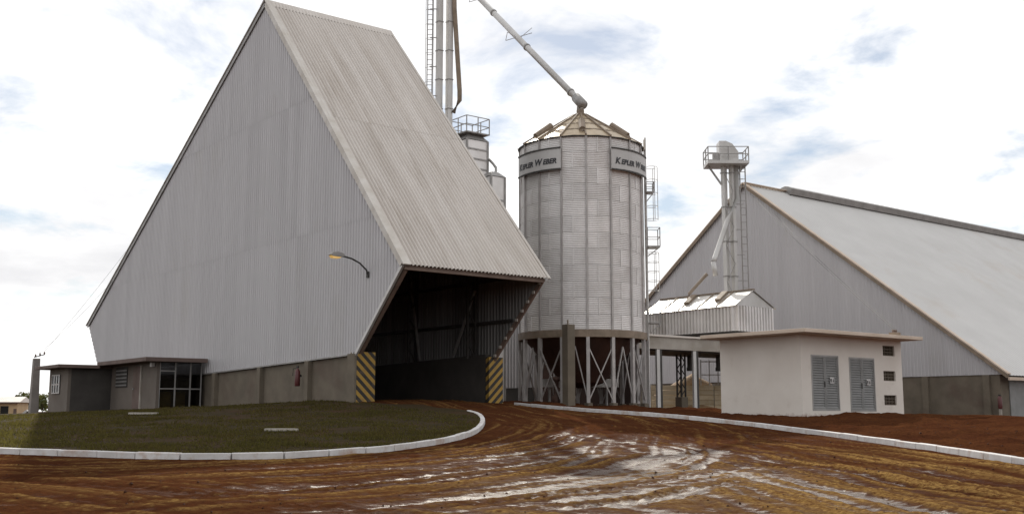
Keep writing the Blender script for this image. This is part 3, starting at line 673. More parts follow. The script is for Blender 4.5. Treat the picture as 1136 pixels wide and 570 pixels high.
# ---------------------------------------------------------------- control cabin and hut beside the hall
def bwall(parent, name, m, *b, bevel=0): return MB().box(*b).build(name, m, parent, bevel=bevel)
cab = thing('control_cabin', (19.05, 52.4, 1.7), 'beige flat-roofed control cabin with glazed front against the hall', 'cabin')
zc = 4.0
bwall(cab, 'side_wall', 'wall_beige', 19.05, 19.2, 52.4, 59.1, 1.1, zc)
bwall(cab, 'back_wall', 'wall_beige', 19.2, 21.34, 58.95, 59.1, 1.1, zc)
bwall(cab, 'floor_slab', 'dark_concrete_and_shade', 19.2, 21.34, 52.5, 58.95, 1.1, 1.78)
bwall(cab, 'roof_slab', 'slab_brown', 18.25, 21.36, 51.75, 59.1, zc, zc+.2, bevel=.012)
for x0, x1 in ((19.2,19.24),(19.95,20.02),(20.72,20.79),(21.28,21.34)): bwall(cab, 'mullion', 'steel', x0, x1, 52.40, 52.47, 1.78, zc)
for z in (2.68, 3.55): bwall(cab, 'transom', 'steel', 19.24, 19.95, 52.41, 52.46, z, z+.06)
bwall(cab, 'transom', 'steel', 20.02, 20.72, 52.41, 52.46, 2.68, 2.74); bwall(cab, 'transom', 'steel', 20.79, 21.28, 52.41, 52.46, 2.68, 2.74)
def pane_mat():
    m = bpy.data.materials.new('clear_pane'); m.use_nodes = True; N, L = m.node_tree.nodes, m.node_tree.links
    gl = N.new('ShaderNodeBsdfGlossy'); gl.inputs['Roughness'].default_value = .03; tr = N.new('ShaderNodeBsdfTransparent'); tr.inputs[0].default_value = (.55,.55,.55,1)
    mx = N.new('ShaderNodeMixShader'); fr = N.new('ShaderNodeFresnel'); L.new(fr.outputs[0], mx.inputs[0]); L.new(tr.outputs[0], mx.inputs[1]); L.new(gl.outputs[0], mx.inputs[2])
    L.new(mx.outputs[0], N['Material Output'].inputs[0]); MATS['pane'] = m
pane_mat()
for x0, x1 in ((19.24,19.95),(20.02,20.72),(20.79,21.28)):
    for z0, z1 in ((1.80,2.68),(2.74,3.98)): bwall(cab, 'pane', 'pane', x0, x1, 52.428, 52.436, z0, z1)
wn_ = bwall(cab, 'window', 'dark_steel', 19.01, 19.06, 56.55, 58.3, 2.85, 3.9); 
for k in range(5): bwall(wn_, 'slat', 'steel', 18.995, 19.03, 56.6, 58.25, 2.92+.19*k, 2.99+.19*k)
dr = bwall(cab, 'door', 'slab_brown', 19.0, 19.06, 54.55, 55.6, 1.75, 3.85); bwall(dr, 'frame', 'pale_concrete', 18.98, 19.05, 54.43, 54.55, 1.7, 3.9); bwall(dr, 'handle', 'steel', 18.95, 19.0, 55.42, 55.5, 2.7, 2.78)
bwall(cab, 'junction_box', 'pale_steel', 18.85, 19.02, 52.6, 52.85, 3.78, 3.98)
for i, (x, y, s) in enumerate(((19.45,52.85,.55),(20.15,53.0,.62))):
    c = thing('yellow_bin', (x+s/2, y+s/2, 1.78), ('yellow steel bin behind leftmost pane of the cabin', 'yellow steel bin behind middle pane of the cabin')[i], 'bin', 'yellow bins inside the cabin')
    MB().box(x, x+s, y, y+s, 1.785, 2.52).build('body', 'yellow_paint', c, bevel=.03); MB().box(x-.02, x+s+.02, y-.02, y+s+.02, 2.525, 2.57).build('lid', 'yellow_paint', c, bevel=.01)
hut = thing('hut', (16.8, 59.1, 1.5), 'small beige hut with white barred window next to concrete post', 'hut')
bwall(hut, 'side_wall', 'wall_beige', 16.81, 16.96, 59.12, 62.55, 1.0, 3.86)
bwall(hut, 'front_wall', 'dark_concrete_and_shade', 16.96, 21.3, 59.12, 59.27, 1.0, 3.86)  # coloured darker than the other walls: shade on this face is painted in
bwall(hut, 'back_wall', 'wall_beige', 16.96, 21.3, 62.4, 62.55, 1.0, 3.86)
bwall(hut, 'roof_slab', 'slab_brown', 16.15, 21.36, 59.102, 63.1, 3.86, 4.03, bevel=.012)
MB().box(16.15, 18.24, 58.6, 59.098, 3.86, 4.03).build('roof_lip', 'slab_brown', hut)
hw = bwall(hut, 'window', 'glass', 16.78, 16.83, 60.45, 61.9, 2.55, 3.55)
for k in range(4): bwall(hw, 'bar', 'white_paint', 16.74, 16.775, 60.5+.45*k-.03, 60.5+.45*k+.03, 2.6, 3.5)
for z in (2.55, 3.0, 3.5): bwall(hw, 'rail', 'white_paint', 16.745, 16.77, 60.45, 61.9, z, z+.06)

# concrete post with insulators, its wires
post = thing('concrete_post', (16.85, 65.6, 1.3), 'tapered square concrete power post beside the hut', 'post')
c = Vector((16.85, 65.6)); m = MB()
def ring(h, z): return [(c.x-h, c.y-h, z), (c.x+h, c.y-h, z), (c.x+h, c.y+h, z), (c.x-h, c.y+h, z)]
m.add(ring(.24, .9)+ring(.17, 4.6), [(0,3,2,1),(4,5,6,7),(0,1,5,4),(1,2,6,5),(2,3,7,6),(3,0,4,7)]).build('shaft', 'post_concrete', post, bevel=.02)
MB().beam((16.7,65.6,4.66),(17.25,65.45,4.84), .05,.05).build('crossarm', 'dark_steel', post)
for k, t in enumerate((.15, .55, .95)):
    p = Vector((16.7,65.6,4.68)).lerp(Vector((17.25,65.45,4.86)), t); MB().lathe([(0,0),(.04,0),(.06,.05),(.035,.08),(.05,.12),(0,.15)], p, 8).build('insulator', 'brown_trim', post)
def wire(p, q, sag, label, r=.012, grp=None, n=14):
    p, q = Vector(p), Vector(q); pts = [p.lerp(q, k/n) - Vector((0,0,sag*4*(k/n)*(1-k/n))) for k in range(n+1)]
    o = MB().tube(pts, r, 5).build('power_wire', 'dark_steel'); return tag(o, label, 'wire', grp)
wire((16.95,65.53,4.88), (21.4,67.2,9.55), .15, 'lower thin wire rising from concrete post to the hall gable', .007, 'wires')
wire((17.2,65.46,4.98), (21.4,63.5,11.65), .12, 'upper thin wire rising from concrete post to the hall gable', .007, 'wires')

# flat concrete pieces lying on the bank
for i, (x, y, L_, rz) in enumerate(((13.4,38.0,.95,-40),(13.2,26.85,.80,-36))):
    z = mound_z(x, y); s = thing('concrete_offcut', (x, y, z), ('chipped pale concrete offcut on grass before control cabin', 'pale concrete offcut on grass nearer the kerb')[i], 'offcut', 'concrete offcuts on the bank')
    for k in range(2):
        o = MB().box(-L_/2, L_/2, -.09, .09, 0, .07).build('piece', 'pale_concrete', bevel=.012); o.parent = s; o.location = (.03*k, .24*k-.1, .01); o.rotation_euler = (0, 0, R(rz+4*k)); 

# ---------------------------------------------------------------- grain silo on legs
SX, SY, SR = 36.09, 40.32, 3.10
ZB, ZT = 5.36, 14.80
silo = thing('grain_silo', (SX, SY, 1.85), 'round galvanised grain silo on braced legs with cone roof', 'silo')
camang = math.atan2(-SY, -SX)          # side of the silo facing the camera
A0 = camang + R(4.7)                   # a stiffener stands just right of the middle
NS = 12; RH = (ZT-ZB)/NS
def wall_sheet():
    m = MB(); na = 10; nw = 9
    prof = []
    for k in range(nw*2+1): prof.append((SR + (.011 if k % 2 else -.003) - (.012 if k == 0 else 0), RH*k/(nw*2)))
    for r, z in prof:
        for a in range(na+1): t = R(45)*(a/na); m.v.append((r*math.cos(t), r*math.sin(t), z))
    for i in range(len(prof)-1):
        for a in range(na): m.f.append((i*(na+1)+a, i*(na+1)+a+1, (i+1)*(na+1)+a+1, (i+1)*(na+1)+a))
    # lap seam at the sheet's end
    m.box(SR-.01, SR+.03, -.03, .03, .0, RH)
    return m
src = wall_sheet().build('wall_sheet', 'galvanised', None, fix=True)
ws = src
ws.location = (0,0,0)
# rebuild origin at the silo axis
off = OFF[src.name]; src.data.transform(Matrix.Translation(off))
for r in range(NS):
    for k in range(8):
        o = inst(src, silo, (SX, SY, ZB+RH*r), A0 + R(-12.2 + 45*k + (22.5 if r % 2 else 0)), name='wall_sheet')
bpy.data.objects.remove(src)
sten = MB().box(SR+.0, SR+.07, -.045, .045, 0, ZT-ZB+.02).build('stiffener', 'mid_steel', None); sten.data.transform(Matrix.Translation(OFF[sten.name]))
for k in range(16): inst(sten, silo, (SX, SY, ZB), A0+R(22.5*k), name='stiffener')
bpy.data.objects.remove(sten)
MB().lathe([(SR+.02,-.30),(SR+.12,-.28),(SR+.12,.06),(SR+.02,.08)], (SX,SY,ZB), 48).build('ring_beam', 'rib_brown', silo)
MB().lathe([(SR+.05,-.05),(SR+.07,-.05),(SR+.07,.03),(SR-.1,.08)], (SX,SY,ZT), 48).build('eave_ring', 'dark_steel', silo)
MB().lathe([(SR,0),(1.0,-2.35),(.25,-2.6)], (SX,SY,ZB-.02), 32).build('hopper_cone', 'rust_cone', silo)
# cone roof: panels, ribs, cap, vents
ZA = 16.62; nP = 16
pan = MB()
a1 = R(360/nP)
def cone(t, a, up=0): r = lerp(SR+.12, .38, t); return (r*math.cos(a), r*math.sin(a), lerp(0, ZA-ZT, t)+up)
pan.add([cone(0,0), cone(0,a1/2,.02), cone(0,a1), cone(1,a1), cone(1,a1/2,.01), cone(1,0)], [(0,1,4,5),(1,2,3,4)])
src = pan.build('roof_panel', 'silo_roof', None); src.data.transform(Matrix.Translation(OFF[src.name]))
rb = MB().beam(Vector(cone(0,0,.04)), Vector(cone(1,0,.03)), .07, .09).build('roof_rib', 'rib_brown', None); rb.data.transform(Matrix.Translation(OFF[rb.name]))
for k in range(nP):
    inst(src, silo, (SX, SY, ZT), A0+a1*k, name='roof_panel'); inst(rb, silo, (SX, SY, ZT), A0+a1*k, name='roof_rib')
bpy.data.objects.remove(src); bpy.data.objects.remove(rb)
for t in (.28, .55, .78):
    r = lerp(SR+.12, .38, t); MB().lathe([(r+.03,.0),(r,.05),(r-.03,.03)], (SX,SY,lerp(ZT,ZA,t)), 48).build('roof_ring', 'rib_brown', silo)
MB().lathe([(.45,-.08),(.45,.04),(.20,.12),(.20,.32),(0,.32)], (SX,SY,ZA), 16).build('cap', 'rib_brown', silo)
for k in range(6):
    a = camang + R(40 + 60*k) + R(22)
    ct = math.cos(a); st = math.sin(a)
    p = Vector((SX+2.65*ct, SY+2.65*st, lerp(ZT, ZA, .17)+.12)); q = Vector((SX+1.75*ct, SY+1.75*st, lerp(ZT, ZA, .47)+.24))
    MB().tube([p, q], .17, 10).beam(p-Vector((0,0,.18)), p, .2, .2).build('roof_vent', 'rib_brown', silo)
# legs and cross braces
for k in range(16):
    a = A0+R(22.5*k); ct, st = math.cos(a), math.sin(a); r = SR+.03
    m = MB().beam((SX+r*ct, SY+r*st, 1.5), (SX+r*ct, SY+r*st, ZB-.25), .16, .16, up=(ct,st,0))
    lg = m.build('leg', 'mid_steel', silo); MB().box(SX+r*ct-.14, SX+r*ct+.14, SY+r*st-.14, SY+r*st+.14, 1.5, 2.0).build('base_plate', 'concrete', lg)
    a2 = a+R(22.5); p0 = Vector((SX+r*ct, SY+r*st, 2.05)); p1 = Vector((SX+r*math.cos(a2), SY+r*math.sin(a2), 2.05)); up = Vector((0,0,2.6))
    if k % 2 == 0: MB().beam(p0, p1+up, .07, .05).build('brace', 'mid_steel', silo); MB().beam(p1+Vector((ct,st,0))*.06, p0+up+Vector((ct,st,0))*.06, .07, .05).build('brace', 'mid_steel', silo)
    else: MB().beam(p0, p0.lerp(p1,.5)+up, .06, .05).build('brace', 'mid_steel', silo); MB().beam(p1, p0.lerp(p1,.5)+up, .06, .05).build('brace', 'mid_steel', silo)
# lettered plates
def text_mesh(parts, shear, bold):
    x = 0; out_v = []; out_f = []
    for s, size in parts:
        cu = bpy.data.curves.new('t', 'FONT'); cu.body = s; cu.size = size; cu.shear = shear; cu.offset = bold; cu.resolution_u = 3
        ob = bpy.data.objects.new('t', cu); COL.objects.link(ob)
        dg = bpy.context.evaluated_depsgraph_get(); me = bpy.data.meshes.new_from_object(ob.evaluated_get(dg))
        b0 = len(out_v); out_v += [(v.co.x+x, v.co.y) for v in me.vertices]; out_f += [tuple(i+b0 for i in p.vertices) for p in me.polygons]
        w = max((v.co.x for v in me.vertices), default=0)
        x += w + .0 if s != ' ' else size*.25
        bpy.data.objects.remove(ob); bpy.data.curves.remove(cu); bpy.data.meshes.remove(me)
    return out_v, out_f
TV, TF = text_mesh([('K', .62), ('EPLER', .50), (' ', .5), ('W', .62), ('EBER', .50)], .22, .022)
tw = max(v[0] for v in TV)
ARC = R(53)
for i, ac in enumerate((-43.5, 53)):
    a = camang + R(ac); rs = SR+.22; z0, z1 = ZT-1.63, ZT-.58; n = 14
    m = MB(); vs = []
    for k in range(n+1):
        t = a-ARC/2+ARC*k/n
        for r, z in ((rs,z0),(rs,z1),(rs-.07,z1),(rs-.07,z0)): vs.append((SX+r*math.cos(t), SY+r*math.sin(t), z))
    fs = [(0,1,2,3),(n*4+3,n*4+2,n*4+1,n*4)]
    for k in range(n):
        for q in range(4): fs.append((k*4+q, (k+1)*4+q, (k+1)*4+(q+1)%4, k*4+(q+1)%4))
    sp = m.add(vs, fs).build('name_plate', 'sign_plate', silo)
    for zz in (z0, z1):
        b_ = MB()
        for k in range(n):
            t0, t1 = a-ARC/2+ARC*k/n, a-ARC/2+ARC*(k+1)/n; rr = rs+.012
            b_.beam((SX+rr*math.cos(t0), SY+rr*math.sin(t0), zz), (SX+rr*math.cos(t1), SY+rr*math.sin(t1), zz), .05, .07)
        b_.build('plate_edge', 'dark_steel', sp)
    le = MB(); k_ = (ARC*.87*rs)/tw
    for vx_, vy_ in TV:
        ang = a - ARC*.435 + (vx_*k_)/rs
        le.v.append((SX+(rs+.015)*math.cos(ang), SY+(rs+.015)*math.sin(ang), z0+.30+vy_*k_))
    le.f = list(TF); le.build('lettering', 'sign_letters', sp)
# caged ladder with landings on the silo's right flank
RV = Vector((RT[0], RT[1], 0)); FV = Vector((FW[0], FW[1], 0)); SCN = Vector((SX, SY, 0))
lad = thing('silo_ladder', tuple(SCN + RV*3.35 + Vector((0,0,1.9))), 'tall caged ladder with two landings climbing the silo', 'ladder')
b0 = SCN + RV*(SR+.16) - FV*.35
MB().beam(b0+Vector((0,0,1.6)), b0+Vector((0,0,15.4)), .06, .06).beam(b0+FV*.42+Vector((0,0,1.6)), b0+FV*.42+Vector((0,0,15.4)), .06, .06).build('stile', 'pale_steel', lad)
m = MB()
for k in range(44): z = 1.9+k*.3; m.beam(b0+Vector((0,0,z)), b0+FV*.42+Vector((0,0,z)), .025, .025)
m.build('rungs', 'pale_steel', lad)
for z0, z1, dx in ((11.2,13.9,.0),(7.6,9.5,.0)):
    m = MB()
    for k in range(5):
        z = z0+(z1-z0)*k/4; pts = [b0+FV*.21+RV*(.32+.30*math.cos(t))*1.0+FV*.34*math.sin(t)+Vector((0,0,z)) for t in np.linspace(-2.6, 2.6, 9)]; m.tube(pts, .014, 4)
    for t in (-1.2, 0, 1.2): p = b0+FV*.21+RV*(.32+.30*math.cos(t))+FV*.34*math.sin(t); m.beam(p+Vector((0,0,z0)), p+Vector((0,0,z1)), .03, .015)
    m.build('cage', 'pale_steel', lad)
def landing(par, p, w, d, zr=1.0):     # small grated platform with rails: p = inner near corner
    MB().beam(p+RV*w/2, p+RV*w/2+FV*d, w, .07).build('landing', 'steel', par)
    m = MB()
    for q in (RV*0, RV*w, RV*w+FV*d, FV*d): m.beam(p+q, p+q+Vector((0,0,zr)), .035, .035)
    for z in (zr*.5, zr):
        for q1, q2 in ((RV*0, RV*w), (RV*w, RV*w+FV*d), (RV*w+FV*d, FV*d)): m.beam(p+q1+Vector((0,0,z)), p+q2+Vector((0,0,z)), .03, .03)
    m.build('guard_rail', 'steel', par)
    MB().beam(p+RV*w-Vector((0,0,.03)), p-Vector((0,0,.5)), .05, .05).build('bracket', 'steel', par)
landing(lad, SCN+RV*(SR+.15)-FV*.75+Vector((0,0,9.75)), .62, .8, .95)
landing(lad, SCN+RV*(SR+.15)-FV*.6+Vector((0,0,12.55)), .38, .5, .5)
landing(lad, SCN+RV*(SR+.25)-FV*.6+Vector((0,0,5.95)), .50, .6, .85)
# concrete column and duct by the legs
cp = thing('concrete_column', (32.58, 37.35, 1.7), 'square concrete column standing before the silo legs', 'column')
MB().box(32.35, 32.80, 37.15, 37.55, 1.5, 5.55).build('shaft', 'concrete', cp, bevel=.02); MB().beam((32.5,37.3,5.5),(32.5,37.3,5.75),.05,.05).build('bar', 'rib_brown', cp)
duct = thing('grain_conveyor', (37.2, 42.2, 2.4), 'horizontal pale box conveyor under the silo hopper', 'conveyor')
MB().beam((35.6,43.3,3.05),(38.9,40.7,3.05), .35, .42).build('trough', 'pale_steel', duct)
for t in (.15, .85): p = Vector((35.6,43.3,0)).lerp(Vector((38.9,40.7,0)), t); MB().beam((p.x,p.y,1.6),(p.x,p.y,2.85),.1,.1).build('leg', 'steel', duct)
hp = thing('pipe_stack', (33.3, 38.9, 1.9), 'rusty pump and pipe standing between silo legs', 'pump')
MB().lathe([(0,0),(.22,0),(.22,.5),(.12,.6),(.12,1.2),(.2,1.25),(.2,1.4),(0,1.45)], (33.35,39.15,1.8), 12).build('body', 'rust_cone', hp, smooth=True); MB().tube([(33.35,39.15,2.3),(33.7,38.9,2.3),(33.8,38.85,1.8)], .08, 8).build('pipe', 'pale_steel', hp, smooth=True)

# ---------------------------------------------------------------- elevators, spouts and dryers behind the hall
def leg_tube(par, px, d, r, z0, z1, nm='trunk', m='pale_steel'):
    x, y = px; MB().box(x-r, x+r, y-r, y+r, z0, z1).build(nm, m, par)
    z = z0+1.4
    while z < z1: MB().box(x-r-.03, x+r+.03, y-r-.03, y+r+.03, z, z+.06).build('flange', 'steel', par); z += 1.9
ele = thing('bucket_elevator', (37.4, 54.6, 1.9), 'tall twin-leg bucket elevator rising behind the hall roof', 'elevator')
leg_tube(ele, (37.10, 54.78), 66, .165, 1.9, 30); leg_tube(ele, (37.60, 54.39), 66, .165, 1.9, 30)
MB().box(36.7, 38.1, 54.0, 55.2, 29.5, 31.2).build('head', 'pale_steel', ele, bevel=.1)
m = MB()
lp = Vector((36.62, 55.16, 0))
for s in (-.16, .16): m.beam(lp+RV*s+Vector((0,0,2)), lp+RV*s+Vector((0,0,31)), .05, .05)
z = 2.2
while z < 31: m.beam(lp-RV*.16+Vector((0,0,z)), lp+RV*.16+Vector((0,0,z)), .03, .03); z += .33
z = 4
while z < 31:
    m.tube([lp+Vector((0,0,z))+RV*.26*math.cos(t)+FV*(-.25-.26*math.sin(t)) for t in np.linspace(-.4, 3.5, 8)], .014, 4); z += .95
for s in (-.24, .24): m.beam(lp+RV*s-FV*.3+Vector((0,0,4)), lp+RV*s-FV*.3+Vector((0,0,31)), .025, .025)
m.build('caged_ladder', 'steel', ele)
m = MB(); z = 8
while z < 31: m.beam(lp+Vector((0,0,z)), Vector((37.1,54.78,z)), .05, .05); z += 1.9
m.build('tie', 'steel', ele)
MB().tube([(37.75,54.2,31),(37.80,54.15,27),(38.12,53.97,21.6),(38.12,53.97,21.0),(37.82,54.22,20.2)], .15, 8).build('spout', 'rib_brown', ele, smooth=True)
sp = thing('silo_spout', (SX, SY, 16.6), 'long inclined pipe feeding the silo roof from above', 'pipe')
pe = Vector((SX, SY, ZA+.30)); ph = Vector((37.63, 54.36, 29.7))
# the pipe leaves the elevator head and lands on the silo cap
MB().tube([pe+Vector((0,0,.45)), ph], .17, 10).build('pipe', 'pale_steel', sp, smooth=True)
dirp = (ph-pe).normalized()
MB().tube([pe, pe+Vector((0,0,.5))], .19, 12).build('inlet', 'pale_steel', sp, smooth=True)
MB().tube([pe+Vector((0,0,.45))-dirp*.35, pe+Vector((0,0,.45))+dirp*.5], .26, 12).build('valve_box', 'steel', sp, smooth=True)
for t in (.06, .36, .62): p = (pe+Vector((0,0,.45))).lerp(ph, t); MB().tube([p-dirp*.06, p+dirp*.06], .21, 12).build('flange', 'steel', sp)
for t in (.42, .72):
    p = (pe+Vector((0,0,.45))).lerp(ph, t); m = MB()
    a, b_ = p+RV*.75+Vector((0,0,.35)), p-RV*.75-Vector((0,0,.1)); m.beam(a, b_, .03, .03).beam(p, a+Vector((0,0,.3)), .025, .025).beam(b_, b_+Vector((0,0,.5))+RV*.1, .025, .025).beam(b_+Vector((0,0,.5))+RV*.1, p, .02, .02)
    m.build('stay', 'steel', sp)
def dryer(name, label, x0, x1, y0, y1, zt, band, rail, hip):
    d = thing(name, ((x0+x1)/2, (y0+y1)/2, 1.9), label, 'dryer', 'grain dryers')
    MB().box(x0, x1, y0, y1, 1.8, zt).build('body', 'galvanised', d)
    z = zt-band
    while z > 6:
        MB().box(x0-.05, x1+.05, y0-.05, y1+.05, z, z+.09).build('band', 'steel', d); z -= band
    for xx, yy in ((x0,y0),(x1,y0),(x0,y1)): MB().box(xx-.06, xx+.06, yy-.06, yy+.06, 1.8, zt+.02).build('corner_post', 'steel', d)
    xm, ym = (x0+x1)/2, (y0+y1)/2
    MB().add([(x0-.06,y0-.06,zt+.02),(x1+.06,y0-.06,zt+.02),(x1+.06,y1+.06,zt+.02),(x0-.06,y1+.06,zt+.02),(x0+.28,y0+.28,zt+hip),(x1-.28,y0+.28,zt+hip),(x1-.28,y1-.28,zt+hip),(x0+.28,y1-.28,zt+hip)],
             [(0,1,5,4),(1,2,6,5),(2,3,7,6),(3,0,4,7),(4,5,6,7)]).build('hood', 'steel', d)
    if rail:
        zp = zt+hip; MB().box(x0-.1, x1+.05, y0-.1, y1-.2, zp, zp+.08).build('platform', 'steel', d)
        m = MB(); c4 = [(x0-.1,y0-.1),(x1+.05,y0-.1),(x1+.05,y1-.2),(x0-.1,y1-.2)]
        for i in range(4):
            a, b_ = c4[i], c4[(i+1)%4]
            for t in (0, .5): m.beam((lerp(a[0],b_[0],t), lerp(a[1],b_[1],t), zp), (lerp(a[0],b_[0],t), lerp(a[1],b_[1],t), zp+1.05), .05, .05)
            for z in (.52, 1.05): m.beam((*a, zp+z), (*b_, zp+z), .045, .045)
        m.build('guard_rail', 'steel', d)
    return d
dryer('grain_dryer', 'grey banded dryer tower with railed top behind hall roof', 38.21, 39.82, 53.27, 55.2, 18.4, .62, True, .42)
dryer('grain_dryer', 'lower grey dryer tower beside the railed one', 39.0, 40.07, 51.82, 53.0, 15.9, 1.5, False, .35)
pp = thing('dryer_elbow', (39.9,52.7,16.1), 'bent duct between the two dryer towers', 'duct')
MB().tube([(39.88,53.2,17.3),(40.0,52.95,17.0),(40.05,52.7,16.7),(39.9,52.5,16.45),(39.7,52.4,16.1)], .085, 8).build('pipe', 'steel', pp, smooth=True)

shed = thing('plant_shed', (42, 52, 2), 'corrugated plant shed on dark plinth behind the silo legs', 'shed')
y = 48.4
while y < 58:
    mb = MB(); sheet(mb, lambda u, t, o: (42.0-o, u, t), lambda u: 3.05, lambda u: 10.4, profile(y, y+1.2, .30, .09, 48.4)); mb.build('wall_sheet', 'wall_metal', shed); y += 1.2
MB().box(42.02, 42.3, 48.4, 58, 1.5, 3.12).build('plinth_wall', 'dark_concrete_and_shade', shed)
MB().box(41.8, 46, 48.2, 58.2, 10.4, 10.6).build('roof', 'roof_metal', shed)
MB().box(42.02, 45.8, 48.4, 48.6, 1.5, 10.38).build('end_panel', 'wall_metal', shed)

# ---------------------------------------------------------------- loading canopy, bin, elevator tower
can = thing('loading_canopy', (36, 33.6, 1.6), 'flat loading canopy with pale fascia and steel posts beside silo', 'canopy')
MB().box(31.6, 45, 32.0, 32.14, 4.20, 4.72).build('fascia', 'pale_concrete', can)
MB().box(31.46, 31.6, 32.0, 35.2, 4.20, 4.72).build('fascia', 'pale_concrete', can)
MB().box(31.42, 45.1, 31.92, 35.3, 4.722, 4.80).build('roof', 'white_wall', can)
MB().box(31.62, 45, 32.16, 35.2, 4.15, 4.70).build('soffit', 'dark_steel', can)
MB().box(31.62, 31.76, 32.2, 38.1, 1.3, 4.14).build('end_panel', 'rust_cone', can)  # dark backdrop added to make the space behind the silo legs look dark
for x in (32.98, 35.22, 39.5, 44.2):
    MB().box(x-.14, x+.04, 32.02, 32.12, 1.4, 4.19).build('post', 'pale_steel', can); MB().box(x+.045, x+.17, 32.02, 32.2, 1.4, 4.19).build('post', 'dark_steel', can)
for x in (33.5, 38.5, 43.5): MB().box(x-.08, x+.08, 34.9, 35.06, 1.4, 4.14).build('post', 'steel', can)
tp = thing('lattice_column', (36.4, 34, 1.5), 'dark lattice column on concrete pedestal under the canopy', 'column')
m = MB()
for dx, dy in ((-.13,-.13),(.13,-.13),(.13,.13),(-.13,.13)): m.beam((36.4+dx,34+dy,2.25),(36.4+dx,34+dy,4.14),.06,.06)
for k in range(6):
    z = 2.3+.3*k
    for (ax_, ay_), (bx_, by_) in (((-.13,-.13),(.13,-.13)),((-.13,.13),(-.13,-.13))): 
        if k % 2: ax_, ay_, bx_, by_ = bx_, by_, ax_, ay_
        m.beam((36.4+ax_,34+ay_,z),(36.4+bx_,34+by_,z+.3),.035,.035)
m.build('lattice', 'dark_steel', tp); MB().box(36.2,36.62,33.8,34.2,1.3,2.25).build('pedestal', 'concrete', tp, bevel=.02)
place = [(can, (45, 42, 1.6), 1.25), (tp, (45.5, 42.5, 1.475), 1.25)]  # canopy, bin and tower groups scaled about the camera, results baked as literals
for i, (x, y) in enumerate(((37.3,34.3),(38.6,33.7))):
    q = thing('unloading_chute', (x, y, 3.5), ('short dark chute hanging under canopy near lattice column', 'short dark chute hanging under canopy near white substation')[i], 'chute', 'chutes under the canopy')
    place.append((q, (x*1.25, y*1.25, 3.975), 1.25))
    MB().tube([(x,y,4.14),(x,y,3.55)], .11, 10).build('pipe', 'dark_steel', q); MB().tube([(x,y,3.62),(x,y,3.45)], .14, 10).build('lip', 'dark_steel', q)
# plank barrier with a heap of grain behind
bar = thing('plank_barrier', (43.5, 40, 1.6), 'weathered pale plank barrier under the canopy', 'barrier')
p0, p1 = Vector((41.6, 41.05, 0)), Vector((45.6, 37.95, 0)); n = 5
for r in range(5):
    for k in range(3):
        a, b_ = p0.lerp(p1, (k+.01)/3), p0.lerp(p1, (k+.99)/3); z = 1.70+r*.26
        MB().beam(a+Vector((0,0,z+.12)), b_+Vector((0,0,z+.12)), .06, .24).build('plank', 'plank', bar)
for k in range(4): p = p0.lerp(p1, k/3)+FV*.09; MB().beam(p+Vector((0,0,1.5)), p+Vector((0,0,3.05)), .10, .10).build('post', 'steel', bar)
hx, hy = np.meshgrid(np.linspace(-2.6, 2.6, 27), np.linspace(-1.6, 1.6, 17)); hzz = 1.75*np.clip(1-np.sqrt((hx/2.6)**2+(hy/1.6)**2), 0, 1)**.8 + .12*fbm(hx*1.2+9, hy*1.2, 3, 4)
g = MB(); g.v = [tuple(Vector((44.6,40.9,1.6)) + RV*float(a) + FV*float(b_) + Vector((0,0,float(c_)))) for a, b_, c_ in zip(hx.ravel(), hy.ravel(), hzz.ravel())]
g.f = [(j*27+i, j*27+i+1, (j+1)*27+i+1, (j+1)*27+i) for j in range(16) for i in range(26)]
heap = tag(g.build('grain_heap', 'grain', smooth=True), 'brown heap of grain husks behind the plank barrier', 'heap')
place.append((heap, (51.3, 47.0, 1.5), 1.4))
gr = thing('mesh_gate', (42.2,36.0,2.6), 'steel mesh gate hanging under the canopy', 'gate')
m = MB(); ga = Vector((40.6,36.6,0)); gb = Vector((42.6,35.0,0))
for t in np.linspace(0, 1, 7): p = ga.lerp(gb, float(t)); m.beam(p+Vector((0,0,2.75)), p+Vector((0,0,4.14)), .035, .035)
m.build('bar', 'steel', gr)
for z in (2.75, 3.4, 4.05): MB().beam(ga+Vector((0,0,z)), gb+Vector((0,0,z)), .05, .05).build('rail', 'steel', gr)

bx0, bx1, by0, by1, bz0, bz1, bzr = 39.0, 41.75, 32.95, 38.75, 5.30, 6.48, 7.26
bn = thing('loading_bin', (40.4, 35.4, 4.8), 'small gabled corrugated loading bin on the canopy roof', 'bin')
def bin_side(fn, u0, u1, top):
    u = u0
    while u < u1-.02:
        u2 = min(u+.62, u1); mb = MB(); sheet(mb, fn, lambda q: bz0, top, profile(u, u2, .207, .10, u0)); mb.build('wall_sheet', 'galvanised', bn); u = u2
bin_side(lambda u, t, o: (bx0-o, u, t), by0, by1, lambda q: bz1)
bin_side(lambda u, t, o: (u, by0-o, t), bx0, bx1, lambda q: bz1)
MB().box(bx0+.02, bx1, by0+.02, by1, bz0-.08, bz0+.05).build('floor_frame', 'dark_steel', bn)
MB().box(bx1-.02, bx1+.02, by0, by1, bz0, bz1).box(bx0+.05, bx1-.05, by1-.02, by1+.02, bz0, bz1).build('back_wall', 'galvanised', bn)
xm = (bx0+bx1)/2-.15
MB().prism([(bx0,bz1+.01),(bx1,bz1+.01),(xm,bzr-.03)], 'y', by0-.04, by0+.0).build('gable_plate', 'pale_steel', bn)
